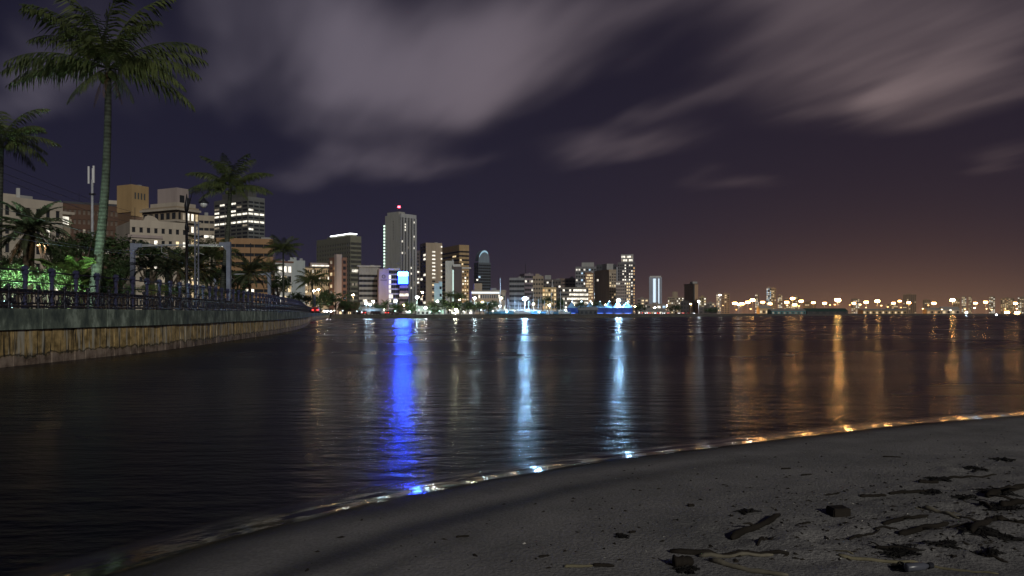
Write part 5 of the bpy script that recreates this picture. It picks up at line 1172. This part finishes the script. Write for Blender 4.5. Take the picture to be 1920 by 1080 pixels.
# warm street lamps between the buildings
city = [(588, 545, 425, 'left before the warm floodlit office'), (645, 560, 470, 'at the foot of the stair tower'), (662, 553, 468, 'in the bright cluster right of the stair tower'), (700, 565, 465, 'before the grey strip-window office'), (758, 572, 462, 'under the office with the blue sign'), (792, 548, 600, 'behind the low white boathouse'), (820, 565, 468, 'under the cyan lit block'), (862, 562, 505, 'under the slim golden flats'), (905, 566, 415, 'before the low hotel'), (1000, 570, 500, 'before the tan office'), (1030, 572, 490, 'under the golden lit flats'), (1075, 572, 510, 'under the broad banded office'), (1110, 570, 540, 'under the narrow golden flats'), (1135, 572, 545, 'under the beige blank tower'), (1190, 575, 520, 'past the tall residential tower'), (1228, 577, 700, 'below the pale blue tower'), (1250, 573, 820, 'between pale blue tower and stepped flats'), (1295, 570, 900, 'under the brown tower')]
for k, (px, py, d, lb) in enumerate(city): lamp_post('warm street lamp '+lb, px, py, d, (1.0, .64, .30) if k % 3 else (1.0, .82, .55), 250 if d < 600 else 420, .42+.0004*d, group='warm street lamps in the city')
# small lights strung along the quay and the shore path
rq = random.Random(77); qn = 0
for k in range(30):
    px = 1335+k*19.6+rq.uniform(-7, 7); d = rq.uniform(950, 1250); py = rq.uniform(571, 583); cc = rq.choice([(1.0, .60, .25), (1.0, .72, .40), (1.0, .9, .75), (1.0, .50, .16)])
    lamp_post('%s small quay light counted from the brown tower' % ORD[k], px, py, d, cc, rq.choice([5, 8, 12]), rq.uniform(.7, 1.2), group='small quay lights')
for k in range(22):
    px = 625+k*20+rq.uniform(-6, 6)
    if 975 < px < 995: px += 18
    lamp_post('%s low path light counted from the seawall corner' % ORD[k], px, rq.uniform(580, 587), 309 if px < 960 else 318+(px-960)*.8, rq.choice([(.8, .95, 1.0), (1.0, .85, .6), (.6, 1.0, .9), (1, .95, .85)]), rq.choice([4, 7, 12]), rq.uniform(.2, .32), group='low lights on the shore path', name='path_light')
# cars
def car_mesh():
    pr = [(-2.1, .32), (-2.15, .62), (-2.0, .82), (-1.55, .90), (-.95, 1.38), (.35, 1.42), (1.0, .95), (1.95, .82), (2.12, .6), (2.1, .32)]; m_ = MB(); n = len(pr)
    def ins(z): return .80 if z < .95 else .80-.18*(z-.9)/.5
    for x, z in pr: m_.v.append((x, -ins(z), z))
    for x, z in pr: m_.v.append((x, ins(z), z))
    m_.f.append(tuple(range(n))); m_.f.append(tuple(range(2*n-1, n-1, -1)))
    for i in range(n): q = (i+1) % n; m_.f.append((i, i+n, q+n, q))
    return m_
CARC = [mat_plain('car_white', (.6, .6, .6), .3, .05, 1, spec=.6), mat_plain('car_dark', (.03, .03, .035), .3, .05, 1, spec=.6), mat_plain('car_red', (.30, .03, .03), .3, .05, 1, spec=.6), mat_plain('car_silver', (.35, .36, .38), .3, .05, 1, spec=.6)]
cmesh = [car_mesh().mesh('body', m_) for m_ in CARC]; tyre = mat_plain('tyre', (.015, .015, .015), .8, .1, 4)
wh = MB(); wh.tube([(0, -.1, 0), (0, .1, 0)], .31, 12); wheel = wh.mesh('wheel', tyre)
gls = MB(); 
for sd in (-1, 1): gls.quad((-.90, sd*.735, .97), (.85, sd*.735, .97), (.30, sd*.655, 1.34), (-.72, sd*.655, 1.34))
gls.quad((1.0, -.6, 1.0), (1.0, .6, 1.0), (.45, .52, 1.38), (.45, -.52, 1.38)); glm = gls.mesh('glazing', GLASS)
HEAD = emit_lamp((.95, .97, 1.0), 10); HEADB = emit_lamp((.95, .97, 1.0), 260); TAIL = emit_lamp((1.0, .04, .03), 8); OFFH = mat_plain('headlamp_off', (.6, .6, .6), .2, .05, 1)
hl = {k: MB().box(2.02, 2.13, -.17, .17, .58, .76).mesh('headlight', m_) for k, m_ in (('on', HEAD), ('b', HEADB), ('off', OFFH))}; tl_ = {k: MB().box(-2.17, -2.06, -.14, .14, .62, .80).mesh('taillight', m_) for k, m_ in (('on', TAIL), ('off', mat_plain('tail_off', (.2, .01, .01), .3, .05, 1)))}
def car(label, loc, rz, c, head='off', tail='off'):
    o = empty('parked_car' if head == 'off' else 'car', loc, rz, label, 'car', 'cars on the shore road'); inst('body', cmesh[c], o); inst('glazing', glm, o)
    for x in (-1.3, 1.3):
        for y in (-.74, .74): inst('wheel', wheel, o, (x, y, .31))
    for y in (-.55, .55): inst('headlight', hl[head], o, (0, y, 0)); inst('taillight', tl_[tail], o, (0, y, 0))
p, a = WL.at(WL.len-42, 8); car('car at the seawall corner with glaring white headlights', (gp(613, 288).x, 288, PZ), R(-90), 0, 'b')
car('second car at the corner with white headlights, behind the glaring one', (gp(618, 297).x, 297, PZ), R(-80), 3, 'b'); car('car with red tail lights on the embankment', (gp(592, 190).x, 190, PZ), R(100), 2, 'off', 'on')
cars = [(676, 1), (684, 1), (692, 0), (701, 1), (709, 1), (718, 3), (729, 1), (739, 1), (750, 1), (760, 0)]
for k, (px, c) in enumerate(cars): car('%s car in the dark row right of the thatched hut' % ORD[k], gp(px, 310, GZ), R(80+k % 3*12), c, 'off', 'on' if k in (1, 6) else 'off')
cars2 = [(1202, 3, 'off'), (1210, 2, 'on'), (1217, 0, 'off'), (1225, 0, 'on'), (1234, 2, 'off'), (1243, 3, 'on'), (1252, 0, 'off'), (1270, 2, 'on'), (1280, 0, 'off'), (1290, 2, 'off'), (1299, 0, 'on')]
for k, (px, c, h_) in enumerate(cars2): car('%s car in the row past the blue marquee' % ORD[k], gp(px, 478+(px-1200)*1.6, GZ), R(-95+k % 4*9) if h_ == 'on' else R(85), c, h_, 'off' if k % 2 else 'on')

# ================================================================== BEACH DEBRIS
WOODD = bark_mat('wet_driftwood', (.024, .020, .016), 4); WOODP = bark_mat('pale_driftwood', (.16, .145, .11), 3); CANE = bark_mat('cane', (.19, .17, .11), 2); WEED = mat_plain('wet_weed', (.010, .009, .008), .7, .5, 12)
def stick(label, a, b_, w, mat=WOODD, name='driftwood_stick', flat=.7, knots=0, lift=.0, seed=0, bendk=.03, cat='driftwood', sand_in=.12):
    """a length of wood from pixel a to pixel b lying on the sand, w pixels thick"""
    r_ = random.Random(seed+int(a[0]*7+a[1])); A = on_sand(*a); B = on_sand(*b_); mid = (A+B)/2; rad = w*mid.y/F0/2; o_ = Vector((A.x, A.y, sand_z(A.x, A.y))); n = 12; pts = []; rr = []
    side = Vector((-(B-A).y, (B-A).x, 0)).normalized()*(B-A).length
    for i in range(n+1):
        t = i/n; p = A.lerp(B, t)+side*(bendk*math.sin(math.pi*t)*.6+.004*math.sin(t*9+seed)); p.z = sand_z(p.x, p.y)+rad*flat*(1-sand_in)+lift*t; pts.append(p-o_)
        rr.append(rad*(1-.35*t)*r_.uniform(.82, 1.15)*(.55 if i in (0, n) else 1))
    m_ = MB(); m_.tube(pts, rr, 9)
    for q in range(knots):
        i = r_.randrange(2, n-1); d = Vector((r_.uniform(-1, 1), r_.uniform(-1, 1), r_.uniform(.1, .5))).normalized(); m_.tube([pts[i], pts[i]+d*rad*3, pts[i]+d*rad*6+Vector((0, 0, -rad))], [rad*.4, rad*.3, rad*.12], 5)
    o = m_.build(name, mat, None, True, tuple(o_)); tag(o, label, cat, 'driftwood on the sand'); return o
stick('thick dark log lying aslant left of the small dark block', (1372, 1014), (1462, 970), 15, knots=1, name='driftwood_log', bendk=.02)
stick('long dark bark plank lying over the pale root', (1256, 1036), (1480, 1041), 13, name='driftwood_log', bendk=.03, flat=.5); stick('pale split branch under the dark bark plank', (1310, 1045), (1450, 1043), 9, WOODP, bendk=-.04)
stick('smooth pale root reaching to the bottom edge', (1330, 1052), (1478, 1082), 12, WOODP, name='driftwood_root', bendk=-.12)
stick('dark stump end below the bark plank', (1262, 1062), (1300, 1060), 26, name='driftwood_stump')
stick('pale bamboo cane with the long taper', (1572, 1042), (1725, 1058), 8, CANE, name='bamboo_cane', bendk=.0, cat='cane'); stick('thin end of the pale bamboo cane beyond its joint', (1742, 1060), (1872, 1078), 6, CANE, name='bamboo_cane', bendk=.0, cat='cane'); stick('thin straw splinter lying behind the bamboo cane', (1562, 1034), (1600, 1040), 4, CANE, cat='cane')
stick('short cane piece alone near the bottom edge', (1058, 1064), (1112, 1063), 7, CANE, name='bamboo_cane', cat='cane'); stick('dark burnt end beside the lone cane piece', (1112, 1062), (1152, 1064), 9)
sd = [((1592, 1013), (1650, 994), 6, 'thin black stick pointing to the cane'), ((1640, 994), (1682, 992), 5, 'thin black stick continuing the pointing one'), ((1656, 984), (1740, 968), 9, 'dark flat bark strip above the thick dark slab'), ((1686, 1004), (1778, 984), 14, 'thick dark slab with a white shell beside it'), ((1730, 954), (1798, 974), 9, 'dark forked strip with a pale tip'), ((1716, 953), (1736, 956), 4, 'pale tip of broken wood'), ((1612, 932), (1662, 931), 7, 'dark strip at the start of the long bar'), ((1668, 927), (1746, 920), 8, 'straight dark bar below the tide wrack'), ((1775, 898), (1868, 891), 5, 'thin dark branch reaching right at the tide wrack'), ((1722, 905), (1760, 906), 9, 'dark lump of bark with white specks'),
      ((1850, 934), (1925, 914), 15, 'broad dark log cut by the picture edge'), ((1838, 945), (1860, 955), 9, 'short dark chunk near the edge log'), ((1876, 952), (1925, 945), 16, 'second dark log cut by the picture edge'), ((1822, 1000), (1872, 972), 15, 'dark thick branch leaning up to the edge'), ((1868, 976), (1925, 981), 12, 'dark branch running out of the picture'), ((1780, 990), (1830, 984), 5, 'thin twig linking the slab and the thick branch'), ((1640, 1028), (1720, 1034), 9, 'dark torn bark just above the bamboo cane'), ((1845, 1046), (1890, 1056), 7, 'dark chip right of the bamboo cane'), ((1465, 880), (1483, 879), 4, 'tiny dark stick alone on smooth sand'), ((1502, 892), (1522, 890), 4, 'second tiny dark stick on smooth sand'), ((1655, 857), (1690, 858), 3, 'thin faint twig high on the sand'), ((1548, 929), (1575, 925), 4, 'small dark twig left of the straight bar'), ((1505, 983), (1520, 981), 5, 'small dark chip right of the thick log'), ((1420, 1024), (1450, 1008), 6, 'dark splinter below the thick log'), ((1180, 1000), (1192, 998), 6, 'small dark chip alone in mid sand'), ((1290, 950), (1302, 949), 8, 'dark pebble-like chip left of the log'), ((855, 1008), (880, 1006), 5, 'dark chip on the lower wet sand'), ((1010, 1045), (1030, 1043), 6, 'dark chip left of the lone cane piece')]
for k, (a, b_, w, lb) in enumerate(sd): stick(lb, a, b_, w, WOODP if 'pale tip' in lb else WOODD, seed=k, knots=1 if w > 8 else 0, flat=.6)
# the small dark block
A = on_sand(1572, 966); bm = bmesh.new(); bmesh.ops.create_cube(bm, size=1); s_ = A.y/F0
for v in bm.verts: v.co = Vector((v.co.x*34*s_, v.co.y*.13, v.co.z*17*s_))
bmesh.ops.bevel(bm, geom=bm.edges[:], offset=.008, segments=2, affect='EDGES'); bmesh.ops.subdivide_edges(bm, edges=bm.edges[:], cuts=1)
for v in bm.verts: v.co += mnoise.noise_vector(v.co*25)*.004
me = bpy.data.meshes.new('block'); bm.to_mesh(me); bm.free(); me.materials.append(WOODD); o = inst('wood_block', me, None, (A.x, A.y, A.z+7*s_), (0, 0, .12)); tag(o, 'small dark squared block standing alone on the sand', 'block')
# grey bottle with dark cap lying by the cane
A = on_sand(1722, 1070); o = empty('plastic_bottle', A+Vector((0, 0, .025)), .25, 'grey plastic bottle end with a dark cap by the bamboo cane', 'bottle'); m_ = MB(); m_.tube([(-.09, 0, 0), (-.085, 0, 0), (.03, 0, 0), (.055, 0, 0), (.07, 0, 0)], [.020, .026, .026, .016, .012], 12); m_.build('body', mat_plain('bottle_grey', (.10, .105, .13), .3, .1, 5, spec=.5), o, True); MB().tube([(.07, 0, 0), (.10, 0, 0)], .02, 10).build('cap', DARKM, o)
# tangled weed
def weed(label, px, py, rx, n=40, seed=0):
    r_ = random.Random(seed); A = on_sand(px, py); R_ = rx*A.y/F0; m_ = MB()
    for k in range(n):
        a = r_.uniform(0, 6.28); q = R_*.55*math.sqrt(r_.random()); x, y = A.x+math.cos(a)*q, A.y+math.sin(a)*q*.9; h = r_.uniform(0, 6.28); pts = []
        for i in range(5): pts.append(Vector((x, y, sand_z(x, y)+.004+.012*r_.random()))-A); x += math.cos(h)*R_*.16; y += math.sin(h)*R_*.16; h += r_.uniform(-.9, .9)
        m_.tube(pts, [.003, .006, .007, .005, .002], 4)
    o = m_.build('seaweed_clump', WEED, None, False, tuple(A)); tag(o, label, 'seaweed', 'weed clumps on the sand')
for k, (px, py, rx, n, lb) in enumerate([(1760, 900, 26, 50, 'dark weed clump where the thin branch starts'), (1808, 935, 22, 45, 'weed clump in the sand gully'), (1870, 925, 40, 60, 'weed clump against the edge log'), (1880, 955, 40, 60, 'weed clump below the edge log'), (1765, 1022, 34, 70, 'weed clump right of the torn bark'), (1690, 1036, 40, 60, 'weed clump beside the torn bark'), (1840, 995, 40, 60, 'weed clump by the leaning branch'), (1880, 1010, 36, 40, 'sparse weed below the leaning branch'), (1400, 960, 26, 30, 'pale-edged weed at the upper end of the log'), (1290, 1070, 30, 40, 'weed round the dark stump'), (1745, 925, 26, 40, 'weed right of the straight bar'), (1880, 862, 24, 30, 'weed high on the sand near the edge'), (1165, 1006, 18, 20, 'thin weed in mid sand'), (1700, 1065, 30, 45, 'weed round the bottle'), (1830, 880, 26, 35, 'weed above the thin branch'), (1850, 1040, 30, 35, 'weed right of the cane end')]):
    weed(lb, px, py, rx, n, 300+k)
# crumbs of bark, shell and pebble strewn over the sand
r_ = random.Random(99); dk = MB(); lt = MB(); n = 0
while n < 1300:
    px, py = r_.uniform(560, 1925), r_.uniform(800, 1085)
    w = .05+.95*min(max((px-900)/800, 0), 1)**1.6*min(max((py-840)/140, .05), 1)
    if r_.random() > w: continue
    n += 1
    A = on_sand(px, py) if n < 1 else None
    z = .12; d = (CZ-z)*F0/(py-HY); x = (px-960)/F0*d; s = shore_dist(x, d)
    if s < .5: continue
    z = sand_z(x, d); m_ = lt if r_.random() < .18 else dk; a = r_.uniform(0, 3.14); L1 = r_.uniform(.005, .026)*(1 if m_ is dk else .4)*(1.6 if r_.random() < .08 else 1); L2 = L1*r_.uniform(.25, .6); ca, sa = math.cos(a), math.sin(a)
    i = len(m_.v); h = min(L2, .012)
    m_.v += [(x+ca*L1, d+sa*L1, z), (x-sa*L2, d+ca*L2, z), (x-ca*L1, d-sa*L1, z), (x+sa*L2, d-ca*L2, z), (x+ca*L1*.2, d+sa*L1*.2, z+h)]
    m_.f += [(i, i+1, i+4), (i+1, i+2, i+4), (i+2, i+3, i+4), (i+3, i, i+4)]
tag(dk.build('beach_debris', WOODD), 'crumbs of dark bark strewn over the sand', kind='stuff'); tag(lt.build('shell_debris', mat_plain('shell', (.6, .58, .52), .6, .2, 30)), 'pale shell crumbs strewn over the sand', kind='stuff')

# ================================================================== HAZE
hz = MB().box(-1560, 3560, -80, 6060, -1.5, 150).build('haze', None)
hm_ = bpy.data.materials.new('haze_air'); hm_.use_nodes = True; hn = hm_.node_tree; hn.nodes.clear()
hv = hn.nodes.new('ShaderNodeVolumePrincipled'); hv.inputs['Color'].default_value = (.96, .88, .82, 1); hv.inputs['Density'].default_value = 0.00006; hv.inputs['Anisotropy'].default_value = .3
ho = hn.nodes.new('ShaderNodeOutputMaterial'); hn.links.new(hv.outputs[0], ho.inputs['Volume']); hz.data.materials.append(hm_)
tag(hz, 'thin night haze over the bay and port', kind='stuff')
